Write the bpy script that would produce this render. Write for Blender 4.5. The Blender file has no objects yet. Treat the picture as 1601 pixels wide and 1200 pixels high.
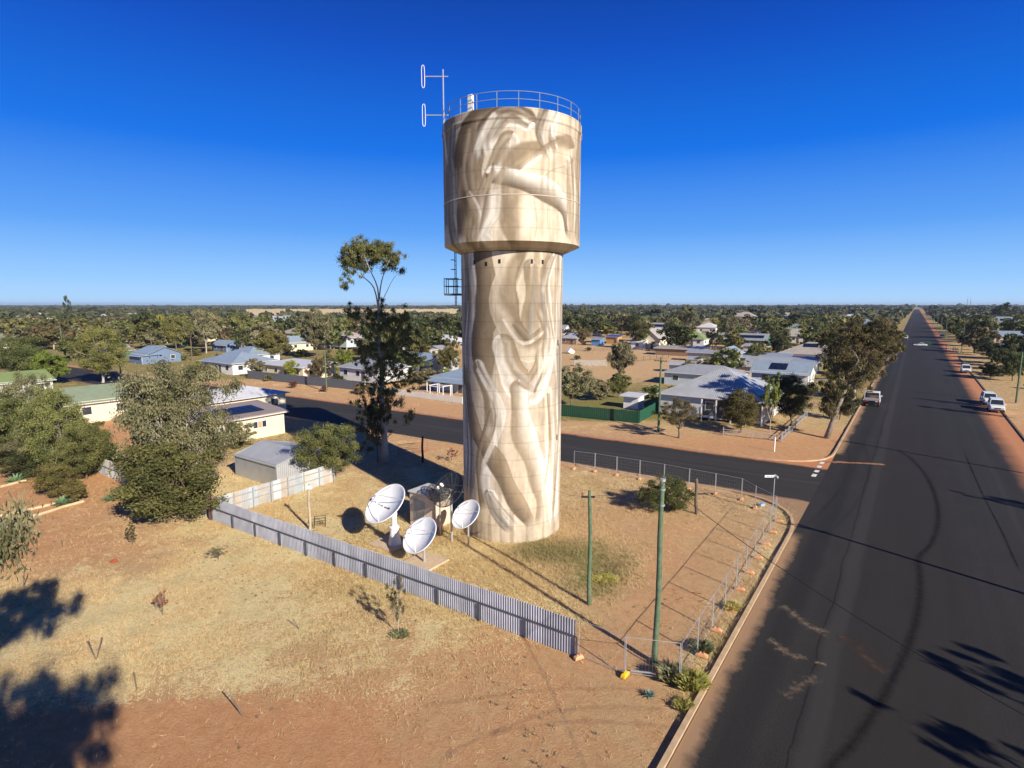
import bpy, math, random
import numpy as np
from mathutils import Vector, Matrix
random.seed(7)
RNG = np.random.default_rng(11)
D2R = math.radians
SC = bpy.context.scene
COL = SC.collection

# ------------------------------------------------------------ camera, sky, sun, exposure
HC = 17.0            # camera height above the ground, metres
FPX = 889.0          # focal length in pixels of the 1601 px wide photograph
PITCH = math.atan(124.0 / FPX)
CP, SP = math.cos(PITCH), math.sin(PITCH)
cd = bpy.data.cameras.new('camera'); cam = bpy.data.objects.new('camera', cd); COL.objects.link(cam)
cam.location = (0, 0, HC); cam.rotation_euler = (math.pi / 2 - PITCH, 0, 0)
cd.sensor_width = 36; cd.lens = FPX / 1601 * 36; cd.clip_start = 0.3; cd.clip_end = 20000
SC.camera = cam
SUN_EL = D2R(27.0); SUN_AZ = math.atan2(.602, -.799)       # clockwise from +Y
w = bpy.data.worlds.new('World'); SC.world = w; w.use_nodes = True
nt = w.node_tree; bg = nt.nodes['Background']
sky = nt.nodes.new('ShaderNodeTexSky'); sky.sky_type = 'NISHITA'; sky.sun_disc = False
sky.sun_elevation = SUN_EL; sky.sun_rotation = SUN_AZ
sky.altitude = 200; sky.air_density = 1.0; sky.dust_density = 0.25; sky.ozone_density = 3.0
tcw = nt.nodes.new('ShaderNodeTexCoord'); sxw = nt.nodes.new('ShaderNodeSeparateXYZ'); nt.links.new(tcw.outputs['Generated'], sxw.inputs[0])
rw = nt.nodes.new('ShaderNodeValToRGB'); nt.links.new(sxw.outputs[2], rw.inputs[0]); el = rw.color_ramp.elements        # clear air colour by height above the horizon
STOPS = [(0.0, (4.3, 6.9, 10.0)), (.04, (2.8, 5.6, 9.7)), (.12, (.95, 3.4, 8.9)), (.24, (.0, 1.58, 7.7)), (.38, (.0, .74, 5.3)), (.50, (.0, .35, 2.8)), (1.0, (.0, .10, .6))]
el[0].position, el[1].position = 0.0, 1.0; el[0].color = (*STOPS[0][1], 1); el[1].color = (*STOPS[-1][1], 1)
for p_, c_ in STOPS[1:-1]: e_ = el.new(p_); e_.color = (*c_, 1)
mw = nt.nodes.new('ShaderNodeMix'); mw.data_type = 'RGBA'; mw.inputs['Factor'].default_value = .95
nt.links.new(sky.outputs[0], mw.inputs['A']); nt.links.new(rw.outputs[0], mw.inputs['B']); nt.links.new(mw.outputs['Result'], bg.inputs[0])
bg.inputs[1].default_value = 0.066
sd = bpy.data.lights.new('sun', 'SUN'); so = bpy.data.objects.new('sun', sd); COL.objects.link(so)
sd.energy = 4.6; sd.angle = D2R(0.5); sd.color = (1.0, .90, .76)
SDIR = Vector((math.sin(SUN_AZ) * math.cos(SUN_EL), math.cos(SUN_AZ) * math.cos(SUN_EL), math.sin(SUN_EL)))
so.rotation_euler = (-SDIR).to_track_quat('-Z', 'Y').to_euler()
so.location = (60, -60, 80)
SC.view_settings.view_transform = 'Standard'; SC.view_settings.look = 'None'
SC.view_settings.exposure = 0.70; SC.view_settings.gamma = 1.0

# ------------------------------------------------------------ survey helpers
def G(u, y, z=0.0):
    """ground point (at height z) seen at photograph pixel u, y"""
    v = (y - 600) / FPX; fw = CP - v * SP; dn = SP + v * CP
    t = (HC - z) / max(dn, 1e-4)
    return Vector(((u - 800) / FPX * t, fw * t, z))
def ztop(u, yb, yt):
    """height of a point at image row yt above ground point u, yb"""
    Y = G(u, yb).y; v = (yt - 600) / FPX
    return HC - Y * (SP + v * CP) / (CP - v * SP)
def ppm(yb):
    """pixels of the photograph per metre at the ground row yb"""
    p = G(800, yb); return FPX / (p.y * CP + HC * SP)
def topix(X, Y, Z=0.0):
    d = Y * CP + (HC - Z) * SP; d = np.maximum(d, .1)
    return 800 + FPX * X / d, 600 + FPX * ((HC - Z) * CP - Y * SP) / d
RA = D2R(35.15); CA = D2R(57.5)
E1 = Vector((math.sin(RA), math.cos(RA), 0)); ER = Vector((math.cos(RA), -math.sin(RA), 0))   # along the main road / to its right
EC = Vector((-math.sin(CA), math.cos(CA), 0)); EN = Vector((math.cos(CA), math.sin(CA), 0))   # along the side street (leftwards) / across it
GRID = -RA

# ------------------------------------------------------------ materials
MATS = {}
def nodes_of(m):
    m.use_nodes = True; t = m.node_tree; return t, t.nodes, t.links
def mat(name, col, rough=.8, var=.12, scale=2.0, bump=0.0, metal=0.0, col2=None, spec=.3, stripes=None, dirt=0.0):
    """plain surface with uneven colour: two noise scales, optional corrugation stripes (axis, period)"""
    if name in MATS: return MATS[name]
    m = bpy.data.materials.new(name); t, n, l = nodes_of(m); b = n['Principled BSDF']
    tc = n.new('ShaderNodeTexCoord'); nz = n.new('ShaderNodeTexNoise'); nz.inputs['Scale'].default_value = scale; nz.inputs['Detail'].default_value = 8
    nz.inputs['Roughness'].default_value = .65
    l.new(tc.outputs['Object'], nz.inputs['Vector'])
    mx = n.new('ShaderNodeMix'); mx.data_type = 'RGBA'
    rp = n.new('ShaderNodeMapRange'); rp.inputs[1].default_value = .3; rp.inputs[2].default_value = .7
    l.new(nz.outputs['Fac'], rp.inputs[0]); l.new(rp.outputs[0], mx.inputs['Factor'])
    c2 = col2 or tuple(min(1, c * (1 + var)) for c in col); c1 = col if col2 else tuple(c * (1 - var) for c in col)
    mx.inputs['A'].default_value = (*c1, 1); mx.inputs['B'].default_value = (*c2, 1)
    out = mx.outputs['Result']
    if dirt:
        n2 = n.new('ShaderNodeTexNoise'); n2.inputs['Scale'].default_value = scale * .35; n2.inputs['Detail'].default_value = 10; n2.inputs['Roughness'].default_value = .75
        l.new(tc.outputs['Object'], n2.inputs['Vector'])
        r2 = n.new('ShaderNodeMapRange'); r2.inputs[1].default_value = .5; r2.inputs[2].default_value = .72; r2.inputs[4].default_value = dirt
        l.new(n2.outputs['Fac'], r2.inputs[0])
        m2 = n.new('ShaderNodeMix'); m2.data_type = 'RGBA'; l.new(r2.outputs[0], m2.inputs['Factor']); l.new(out, m2.inputs['A'])
        m2.inputs['B'].default_value = (col[0] * .55 + .05, col[1] * .5 + .03, col[2] * .42 + .015, 1); out = m2.outputs['Result']
    l.new(out, b.inputs['Base Color'])
    b.inputs['Roughness'].default_value = rough; b.inputs['Metallic'].default_value = metal; b.inputs['Specular IOR Level'].default_value = spec
    src = None
    if stripes:
        wv = n.new('ShaderNodeTexWave'); wv.wave_type = 'BANDS'; wv.bands_direction = 'X' if stripes[0] == 'XY' else stripes[0]
        wv.inputs['Scale'].default_value = .314 / stripes[1]
        if stripes[0] == 'XY':
            sx = n.new('ShaderNodeSeparateXYZ'); ad = n.new('ShaderNodeMath'); cx = n.new('ShaderNodeCombineXYZ'); l.new(tc.outputs['Object'], sx.inputs[0]); l.new(sx.outputs[0], ad.inputs[0]); l.new(sx.outputs[1], ad.inputs[1]); l.new(ad.outputs[0], cx.inputs[0]); l.new(cx.outputs[0], wv.inputs['Vector'])
        else: l.new(tc.outputs['Object'], wv.inputs['Vector'])
        bp = n.new('ShaderNodeBump'); bp.inputs['Strength'].default_value = .6; bp.inputs['Distance'].default_value = .04
        l.new(wv.outputs['Fac'], bp.inputs['Height']); l.new(bp.outputs[0], b.inputs['Normal'])
    elif bump:
        n3 = n.new('ShaderNodeTexNoise'); n3.inputs['Scale'].default_value = scale * 6; n3.inputs['Detail'].default_value = 6
        l.new(tc.outputs['Object'], n3.inputs['Vector'])
        bp = n.new('ShaderNodeBump'); bp.inputs['Strength'].default_value = bump; bp.inputs['Distance'].default_value = .05
        l.new(n3.outputs['Fac'], bp.inputs['Height']); l.new(bp.outputs[0], b.inputs['Normal'])
    MATS[name] = m; return m
def leafmat(name, c1, c2, c3=None, trans=.25):
    """foliage: colour follows the per-clump 'tint' attribute, small change from object to object"""
    if name in MATS: return MATS[name]
    m = bpy.data.materials.new(name); t, n, l = nodes_of(m); b = n['Principled BSDF']; o = n['Material Output']
    at = n.new('ShaderNodeAttribute'); at.attribute_name = 'tint'
    mx = n.new('ShaderNodeMix'); mx.data_type = 'RGBA'; mx.inputs['A'].default_value = (*c1, 1); mx.inputs['B'].default_value = (*c2, 1)
    sp = n.new('ShaderNodeSeparateColor'); l.new(at.outputs['Color'], sp.inputs[0]); l.new(sp.outputs[0], mx.inputs['Factor'])
    m3 = n.new('ShaderNodeMix'); m3.data_type = 'RGBA'; m3.inputs['B'].default_value = (*(c3 or c2), 1)
    l.new(mx.outputs['Result'], m3.inputs['A']); l.new(sp.outputs[1], m3.inputs['Factor'])
    oi = n.new('ShaderNodeObjectInfo'); h = n.new('ShaderNodeHueSaturation')
    r1 = n.new('ShaderNodeMapRange'); r1.inputs[3].default_value = .475; r1.inputs[4].default_value = .515; l.new(oi.outputs['Random'], r1.inputs[0]); l.new(r1.outputs[0], h.inputs['Hue'])
    ml = n.new('ShaderNodeMath'); ml.operation = 'MULTIPLY'; ml.inputs[1].default_value = 7.31; fr = n.new('ShaderNodeMath'); fr.operation = 'FRACT'
    l.new(oi.outputs['Random'], ml.inputs[0]); l.new(ml.outputs[0], fr.inputs[0])
    r2 = n.new('ShaderNodeMapRange'); r2.inputs[3].default_value = .75; r2.inputs[4].default_value = 1.3; l.new(fr.outputs[0], r2.inputs[0]); l.new(r2.outputs[0], h.inputs['Value'])
    l.new(m3.outputs['Result'], h.inputs['Color']); l.new(h.outputs[0], b.inputs['Base Color'])
    b.inputs['Roughness'].default_value = .6; b.inputs['Specular IOR Level'].default_value = .25
    tr = n.new('ShaderNodeBsdfTranslucent'); l.new(h.outputs[0], tr.inputs[0]); ms = n.new('ShaderNodeMixShader'); ms.inputs[0].default_value = trans
    l.new(b.outputs[0], ms.inputs[1]); l.new(tr.outputs[0], ms.inputs[2]); l.new(ms.outputs[0], o.inputs[0])
    MATS[name] = m; return m
def paintmat(name, attr='paint', rough=.85, bump=.1, scale=3., grain=.12):
    if name in MATS: return MATS[name]
    m = bpy.data.materials.new(name); t, n, l = nodes_of(m); b = n['Principled BSDF']
    at = n.new('ShaderNodeAttribute'); at.attribute_name = attr; tc = n.new('ShaderNodeTexCoord')
    nz = n.new('ShaderNodeTexNoise'); nz.inputs['Scale'].default_value = scale; nz.inputs['Detail'].default_value = 10; l.new(tc.outputs['Object'], nz.inputs['Vector'])
    r = n.new('ShaderNodeMapRange'); r.inputs[1].default_value = .3; r.inputs[2].default_value = .7; r.inputs[3].default_value = 1 - grain; r.inputs[4].default_value = 1 + grain
    l.new(nz.outputs['Fac'], r.inputs[0]); vm = n.new('ShaderNodeVectorMath'); vm.operation = 'SCALE'
    l.new(at.outputs['Color'], vm.inputs[0]); l.new(r.outputs[0], vm.inputs['Scale']); l.new(vm.outputs[0], b.inputs['Base Color'])
    b.inputs['Roughness'].default_value = rough; b.inputs['Specular IOR Level'].default_value = .2
    bp = n.new('ShaderNodeBump'); bp.inputs['Strength'].default_value = bump; bp.inputs['Distance'].default_value = .05
    l.new(nz.outputs['Fac'], bp.inputs['Height']); l.new(bp.outputs[0], b.inputs['Normal'])
    MATS[name] = m; return m

M_CONC = mat('concrete', (.46, .40, .32), .9, .15, 3, .2, dirt=.3)
M_PAD = mat('pad_concrete', (.55, .43, .30), .9, .12, 3, .2, dirt=.3)
M_DARKSTEEL = mat('dark_steel', (.07, .075, .08), .5, .2, 4)
M_STEEL = mat('galvanised_steel', (.50, .52, .54), .45, .12, 5, metal=.5, spec=.5)
M_WHITE = mat('white_enamel', (.80, .80, .79), .35, .05, 2.5, dirt=.10)
M_GREENPOLE = mat('treated_timber', (.06, .115, .065), .9, .3, 3, .5, col2=(.15, .20, .12))
M_OLDTIMBER = mat('old_timber', (.16, .12, .09), .9, .3, 4, .5)
M_DARKTIMBER = mat('dark_timber', (.035, .025, .02), .9, .3, 4, .5)
M_GLASS = mat('window_glass', (.03, .04, .05), .08, .3, 1, spec=.8)
M_RUBBER = mat('rubber', (.02, .02, .02), .8, .2, 6)
M_BARK = mat('pale_bark', (.30, .27, .23), .85, .3, 2.5, .5, col2=(.52, .48, .43))
M_BARKD = mat('brown_bark', (.10, .075, .055), .9, .3, 3, .6, col2=(.20, .16, .12))
M_ORANGE = mat('orange_plastic', (.72, .36, .19), .6, .15, 4, dirt=.6)
M_YELLOW = mat('yellow_plastic', (.80, .50, .02), .5, .1, 4)
M_BLACK = mat('black', (.012, .012, .014), .6, .2, 4)
M_WIRE = mat('cable', (.02, .02, .02), .7, .1, 4)
M_SOLAR = mat('solar_glass', (.010, .016, .04), .35, .2, 2, spec=.3)
M_RED = mat('red_lamp', (.4, .02, .02), .3, .1, 4)
M_SKIN = mat('skin', (.45, .28, .2), .6, .1, 6)

# ------------------------------------------------------------ mesh builders
def tag(o, label=None, cat=None, group=None, kind=None):
    if label: o['label'] = label
    if cat: o['category'] = cat
    if group: o['group'] = group
    if kind: o['kind'] = kind
    return o
def empty(name, loc=(0, 0, 0), rz=0.0, **k):
    o = bpy.data.objects.new(name, None); COL.objects.link(o); o.location = loc; o.rotation_euler = (0, 0, rz); o.empty_display_size = .3
    return tag(o, **k)
class MB:
    def __init__(s): s.v = []; s.f = []
    def add(s, vs, fs):
        b = len(s.v); s.v += [tuple(p) for p in vs]; s.f += [tuple(i + b for i in f) for f in fs]; return s
    def box(s, c, d, rz=0.0, M=None):
        x, y, z = d[0] / 2, d[1] / 2, d[2] / 2
        R = Matrix.Rotation(rz, 3, 'Z') if M is None else M
        vs = [Vector(c) + R @ Vector((a * x, b * y, e * z)) for a in (-1, 1) for b in (-1, 1) for e in (-1, 1)]
        return s.add(vs, [(0, 1, 3, 2), (4, 6, 7, 5), (0, 4, 5, 1), (2, 3, 7, 6), (0, 2, 6, 4), (1, 5, 7, 3)])
    def tube(s, pts, rs, n=8, cap=True):
        pts = [Vector(p) for p in pts]; rs = rs if isinstance(rs, (list, tuple)) else [rs] * len(pts); b = len(s.v)
        up = None
        for i, p in enumerate(pts):
            d = (pts[min(i + 1, len(pts) - 1)] - pts[max(i - 1, 0)]).normalized()
            a = d.orthogonal().normalized() if up is None else (up - d * up.dot(d)).normalized()
            up = a; c = d.cross(a)
            for k in range(n):
                t = 2 * math.pi * k / n; s.v.append(tuple(p + (a * math.cos(t) + c * math.sin(t)) * rs[i]))
        for i in range(len(pts) - 1):
            for k in range(n):
                q = b + i * n; s.f.append((q + k, q + (k + 1) % n, q + n + (k + 1) % n, q + n + k))
        if cap: s.f.append(tuple(b + k for k in range(n))[::-1]); s.f.append(tuple(b + (len(pts) - 1) * n + k for k in range(n)))
        return s
    def poly(s, pts, h=None, z=0.0):
        n = len(pts)
        if h is None: return s.add([(p[0], p[1], p[2] if len(p) > 2 else z) for p in pts], [tuple(range(n))])
        vs = [(p[0], p[1], z) for p in pts] + [(p[0], p[1], z + h) for p in pts]
        return s.add(vs, [tuple(range(n))[::-1], tuple(range(n, 2 * n))] + [(i, (i + 1) % n, n + (i + 1) % n, n + i) for i in range(n)])
    def loft(s, rings, cap=True):
        n = len(rings[0]); b = len(s.v)
        for r in rings: s.v += [tuple(p) for p in r]
        for i in range(len(rings) - 1):
            for k in range(n): s.f.append((b + i * n + k, b + i * n + (k + 1) % n, b + (i + 1) * n + (k + 1) % n, b + (i + 1) * n + k))
        if cap: s.f.append(tuple(b + k for k in range(n))[::-1]); s.f.append(tuple(b + (len(rings) - 1) * n + k for k in range(n)))
        return s
    def lathe(s, prof, n=24, M=None, cap=False):
        M = M or Matrix.Identity(4)
        return s.loft([[M @ Vector((r * math.cos(2 * math.pi * k / n), r * math.sin(2 * math.pi * k / n), z)) for k in range(n)] for r, z in prof], cap)
    def mesh(s, name, m, smooth=False):
        me = bpy.data.meshes.new(name); me.from_pydata(s.v, [], s.f); me.materials.append(m)
        if smooth: me.polygons.foreach_set('use_smooth', [True] * len(me.polygons))
        me.update(); return me
    def build(s, name, m, parent=None, smooth=False, bevel=0.0, **k):
        o = bpy.data.objects.new(name, s.mesh(name, m, smooth)); COL.objects.link(o)
        if parent is not None: o.parent = parent
        if bevel:
            bv = o.modifiers.new('bevel', 'BEVEL'); bv.width = bevel; bv.segments = 2; bv.limit_method = 'ANGLE'
        return tag(o, **k)
def npmesh(name, V, F, m, tint=None, attr='tint', smooth=False):
    me = bpy.data.meshes.new(name); V = np.asarray(V, dtype=np.float32); F = np.asarray(F, dtype=np.int32); nf, k = F.shape
    me.vertices.add(len(V)); me.vertices.foreach_set('co', V.ravel()); me.loops.add(nf * k); me.loops.foreach_set('vertex_index', F.ravel())
    me.polygons.add(nf); me.polygons.foreach_set('loop_start', np.arange(0, nf * k, k, dtype=np.int32)); me.polygons.foreach_set('loop_total', np.full(nf, k, dtype=np.int32))
    if smooth: me.polygons.foreach_set('use_smooth', np.ones(nf, dtype=bool))
    me.update(calc_edges=True)
    if tint is not None:
        a = me.color_attributes.new(attr, 'FLOAT_COLOR', 'POINT'); c = np.ones((len(V), 4), dtype=np.float32); c[:, :tint.shape[1]] = tint; a.data.foreach_set('color', c.ravel())
    me.materials.append(m); me.validate(); return me
def link(name, me, parent=None, **k):
    o = bpy.data.objects.new(name, me); COL.objects.link(o)
    if parent is not None: o.parent = parent
    return tag(o, **k)
KIDS = {}
def copy_tree(o, parent=None, loc=None, rz=None, scale=None, label=None, group=None):
    c = o.copy(); COL.objects.link(c); c.parent = parent
    if loc is not None: c.location = loc
    if rz is not None: c.rotation_euler = (c.rotation_euler[0], c.rotation_euler[1], rz)
    if scale is not None: c.scale = scale
    if label: c['label'] = label
    if group: c['group'] = group
    for ch in [q for q in o.children]: copy_tree(ch, c)
    return c

# ------------------------------------------------------------ ground: one sheet, zones of soil, straw grass and green grass
def fractal(X, Y, sc, seed=0, octs=4):
    r = np.random.default_rng(seed); out = np.zeros_like(X); a = 1.0; tot = 0
    for o in range(octs):
        n = 128; g = r.random((n, n)); x = X / sc * 2 ** o; y = Y / sc * 2 ** o
        xi = np.floor(x).astype(int); yi = np.floor(y).astype(int); fx = x - xi; fy = y - yi; fx = fx * fx * (3 - 2 * fx); fy = fy * fy * (3 - 2 * fy)
        A = g[xi % n, yi % n]; B = g[(xi + 1) % n, yi % n]; C = g[xi % n, (yi + 1) % n]; Dd = g[(xi + 1) % n, (yi + 1) % n]
        out += a * ((A * (1 - fx) + B * fx) * (1 - fy) + (C * (1 - fx) + Dd * fx) * fy); tot += a; a *= .55
    return out / tot
# blobs in the photograph's frame: u, y, su, sy, straw, green, red, weight
BLOBS = [
 (480, 880, 240, 65, .88, .05, .30, 1.6), (330, 960, 200, 60, .84, .08, .35, 1.5), (150, 930, 130, 40, .72, .18, .30, 1.2), (230, 1030, 130, 40, .75, .12, .3, 1.2),
 (620, 1000, 110, 40, .52, .05, .62, 1.3), (700, 1100, 130, 50, .52, .10, .60, 1.2), (480, 1070, 90, 40, .58, .10, .7, 1.2),
 (330, 1150, 110, 32, .04, .0, 1.0, 2.6), (140, 1190, 120, 30, .1, .0, 1.0, 1.6), (470, 1180, 90, 24, .05, .0, 1.0, 2.2), (600, 1170, 60, 20, .4, .05, .8, 1.2), (510, 1110, 60, 14, .12, .0, .95, 1.3),
 (100, 862, 140, 26, .12, .08, .85, 2.0), (60, 800, 130, 20, .25, .1, .75, 1.0), (60, 905, 60, 14, .3, .1, .7, .8), (830, 1080, 130, 50, .26, .0, .55, 1.6),
 (900, 1150, 160, 40, .12, .0, .48, 2.2), (960, 1060, 60, 26, .08, .0, .42, 2.0), (820, 1000, 60, 18, .35, .0, .75, 1.1), (560, 960, 50, 12, .25, 0, .85, .9),
 (600, 850, 120, 40, .90, .10, .2, 2.0), (450, 800, 60, 20, .85, .1, .25, 1.4), (520, 770, 60, 18, .55, .1, .4, 1.0), (760, 900, 110, 26, .86, .14, .2, 1.8), (860, 960, 70, 16, .8, .1, .3, 1.2),
 (855, 862, 44, 13, .45, .85, .2, 4.0), (940, 885, 40, 28, .45, .78, .2, 5.0), (720, 838, 22, 8, .3, .9, .3, 1.4), (900, 905, 40, 14, .4, .6, .3, 1.3), (935, 915, 20, 16, .3, .9, .3, 1.2), (980, 870, 20, 10, .5, .8, .3, .8),
 (1020, 920, 60, 50, .12, .04, .62, 2.2), (1110, 880, 60, 60, .22, .06, .42, 1.8), (1000, 830, 80, 26, .22, .06, .48, 1.8), (960, 760, 80, 16, .55, .1, .35, 1.4), (1030, 800, 50, 14, .45, .6, .3, 1.4),
 (1150, 810, 50, 30, .50, .15, .3, 1.4), (1220, 810, 16, 16, .7, .4, .3, 1.4), (1165, 930, 24, 30, .75, .55, .2, 1.6), (1125, 990, 22, 30, .8, .6, .2, 1.6), (1095, 1050, 24, 24, .8, .6, .2, 1.6), (1200, 870, 14, 20, .8, .4, .2, 1.4), (1040, 985, 40, 30, .15, .05, .5, 1.6), (1080, 1090, 28, 36, .75, .25, .3, 1.8), (1000, 1190, 40, 20, .4, .3, .4, 1.0),
 (1060, 700, 260, 14, .20, .0, .72, 2.2), (950, 672, 120, 7, .45, .05, .5, 1.4), (1220, 690, 60, 10, .15, .0, .62, 2.0), (1260, 660, 50, 14, .5, .45, .3, 1.6), (700, 640, 120, 7, .32, .0, .62, 2.0), (560, 625, 90, 6, .4, .0, .62, 2.0),
 (450, 607, 80, 5, .45, .0, .6, 2.0), (650, 690, 60, 14, .55, .1, .5, 1.2), (700, 720, 50, 14, .5, .1, .5, 1.2), (930, 640, 70, 8, .35, .85, .3, 2.4), (1080, 672, 90, 10, .45, .6, .35, 1.6), (980, 560, 110, 14, .12, .25, .30, 1.6), (1500, 600, 60, 40, .3, .5, .3, 1.2),
 (420, 695, 60, 14, .55, .6, .3, 1.6), (380, 760, 40, 16, .9, .1, .35, 1.2), (200, 690, 60, 20, .3, .05, .8, 1.6), (60, 755, 130, 26, .25, .05, .8, 1.6), (1580, 700, 60, 30, .05, .0, .98, 3.0), (1540, 600, 40, 30, .5, .45, .4, 1.5),
 (1600, 660, 40, 20, .6, .4, .4, 1.8), (560, 486, 260, 6, .75, .0, .2, 1.6), (300, 490, 200, 6, .6, .0, .35, 1.4), (500, 640, 40, 10, .3, .0, .6, 1.0), (560, 700, 60, 20, .35, .1, .5, 1.2),
]
def zones(X, Y):
    u, y = topix(X, Y); tot = np.full(X.shape, .10); st = tot * .32; gr = tot * .62; rd = tot * .25
    for (bu, by, su, sy, s_, g_, r_, wt) in BLOBS:
        k = wt * np.exp(-.5 * (((u - bu) / su) ** 2 + ((y - by) / sy) ** 2)) * (Y > 1); tot = tot + k; st = st + k * s_; gr = gr + k * g_; rd = rd + k * r_
    return st / tot, gr / tot, rd / tot
def axis(fine0, fine1, step, out0, out1, grow=1.12):
    a = list(np.arange(fine0, fine1 + step / 2, step)); s = step
    while a[-1] < out1: s *= grow; a.append(a[-1] + s)
    s = step; b = []
    x = fine0
    while x > out0: s *= grow; x -= s; b.append(x)
    return np.array(b[::-1] + a)
xs = axis(-60, 62, .55, -9000, 9000); ys = axis(12, 95, .5, -600, 11000)
XX, YY = np.meshgrid(xs, ys); gx, gy = XX.ravel(), YY.ravel()
st, gr, rd = zones(gx, gy)
near = (np.hypot(gx, gy - 50) < 70)
gz = (fractal(gx, gy, 2.2, 3, 3) - .5) * .10 * near - .05
nx, ny = len(xs), len(ys); ii = np.arange(nx * ny).reshape(ny, nx)
F = np.stack([ii[:-1, :-1].ravel(), ii[:-1, 1:].ravel(), ii[1:, 1:].ravel(), ii[1:, :-1].ravel()], 1)
def ground_mat():
    m = bpy.data.materials.new('ground_soil_and_grass'); t, n, l = nodes_of(m); b = n['Principled BSDF']
    at = n.new('ShaderNodeAttribute'); at.attribute_name = 'zone'; sp = n.new('ShaderNodeSeparateColor'); l.new(at.outputs['Color'], sp.inputs[0])
    tc = n.new('ShaderNodeTexCoord')
    def noise(sc, det=8, rough=.6, dist=0.0, vec=None):
        q = n.new('ShaderNodeTexNoise'); q.inputs['Scale'].default_value = sc; q.inputs['Detail'].default_value = det; q.inputs['Roughness'].default_value = rough; q.inputs['Distortion'].default_value = dist
        l.new(vec or tc.outputs['Object'], q.inputs['Vector']); return q.outputs['Fac']
    def math_(op, a, bb, cl=False):
        q = n.new('ShaderNodeMath'); q.operation = op; q.use_clamp = cl
        for i, x in enumerate((a, bb)):
            if isinstance(x, (int, float)): q.inputs[i].default_value = x
            else: l.new(x, q.inputs[i])
        return q.outputs[0]
    def mix(f, A, B):
        q = n.new('ShaderNodeMix'); q.data_type = 'RGBA'
        if isinstance(f, float): q.inputs['Factor'].default_value = f
        else: l.new(f, q.inputs['Factor'])
        for k, x in (('A', A), ('B', B)):
            if isinstance(x, tuple): q.inputs[k].default_value = (*x, 1)
            else: l.new(x, q.inputs[k])
        return q.outputs['Result']
    def rng(x, a, bb, c=0.0, d=1.0):
        q = n.new('ShaderNodeMapRange'); q.inputs[1].default_value = a; q.inputs[2].default_value = bb; q.inputs[3].default_value = c; q.inputs[4].default_value = d; l.new(x, q.inputs[0]); return q.outputs[0]
    big = noise(.35, 10, .68, .6); mid = noise(1.7, 8, .7); fine = noise(11, 6, .7); vfine = noise(38, 3, .7)
    red = mix(rng(mid, .35, .65), (.58, .26, .105), (.70, .37, .18))
    dirt = mix(rng(mid, .35, .65), (.52, .345, .17), (.66, .46, .24))
    rsel = math_('ADD', sp.outputs[2], math_('MULTIPLY', math_('SUBTRACT', big, .5), 1.1)); soil = mix(rng(rsel, .3, .75), dirt, red)
    soil = mix(rng(fine, .38, .66, 0.0, .5), soil, (.68, .46, .27)); soil = mix(rng(noise(5.5, 9, .8, .4), .52, .62, 0., .5), soil, (.40, .21, .10)); soil = mix(rng(noise(70, 2, .6), .58, .70, 0., .55), soil, (.30, .19, .10))
    ma = n.new('ShaderNodeMapping'); ma.inputs['Rotation'].default_value = (0, 0, .6); ma.inputs['Scale'].default_value = (1, 3.2, 1); l.new(tc.outputs['Object'], ma.inputs[0])
    blades = noise(14, 5, .75, 1.2, ma.outputs[0])
    straw = mix(rng(blades, .40, .60), (.66, .48, .21), (1.0, .88, .50)); straw = mix(rng(mid, .45, .75, 0., .4), straw, (.90, .74, .45)); straw = mix(rng(noise(4.5, 8, .8), .52, .66, 0., .5), straw, (.46, .31, .14)); straw = mix(rng(noise(.55, 8, .7), .48, .64, 0., .5), straw, (.58, .50, .24)); straw = mix(rng(noise(7, 6, .85), .54, .62, 0., .55), straw, (.34, .27, .13))
    thr = math_('ADD', math_('ADD', math_('MULTIPLY', sp.outputs[0], 1.40), -.84), math_('ADD', math_('ADD', math_('MULTIPLY', math_('SUBTRACT', big, .5), 2.1), math_('MULTIPLY', math_('SUBTRACT', noise(2.6, 9, .8, .5), .5), 1.6)), math_('MULTIPLY', math_('SUBTRACT', fine, .5), 2.4)))
    c = mix(rng(thr, -.10, .12), soil, straw)
    green = mix(rng(fine, .3, .7), (.085, .11, .025), (.26, .25, .07))
    g2 = math_('ADD', math_('ADD', math_('MULTIPLY', sp.outputs[1], 2.0), -.95), math_('ADD', math_('MULTIPLY', math_('SUBTRACT', mid, .5), 1.8), math_('MULTIPLY', math_('SUBTRACT', big, .5), 1.2)))
    c = mix(rng(g2, -.1, .35, 0., .85), c, green)
    c = mix(rng(vfine, .22, .45, .22, 0.), c, (.16, .10, .055))
    l.new(c, b.inputs['Base Color']); b.inputs['Roughness'].default_value = .95; b.inputs['Specular IOR Level'].default_value = .1
    bp = n.new('ShaderNodeBump'); bp.inputs['Strength'].default_value = 1.0; bp.inputs['Distance'].default_value = .09
    l.new(math_('ADD', fine, math_('MULTIPLY', blades, .7)), bp.inputs['Height']); l.new(bp.outputs[0], b.inputs['Normal'])
    return m
me = npmesh('ground', np.stack([gx, gy, gz], 1), F, ground_mat(), np.stack([st, gr, rd], 1), 'zone', smooth=True)
link('ground', me, kind='structure')

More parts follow.
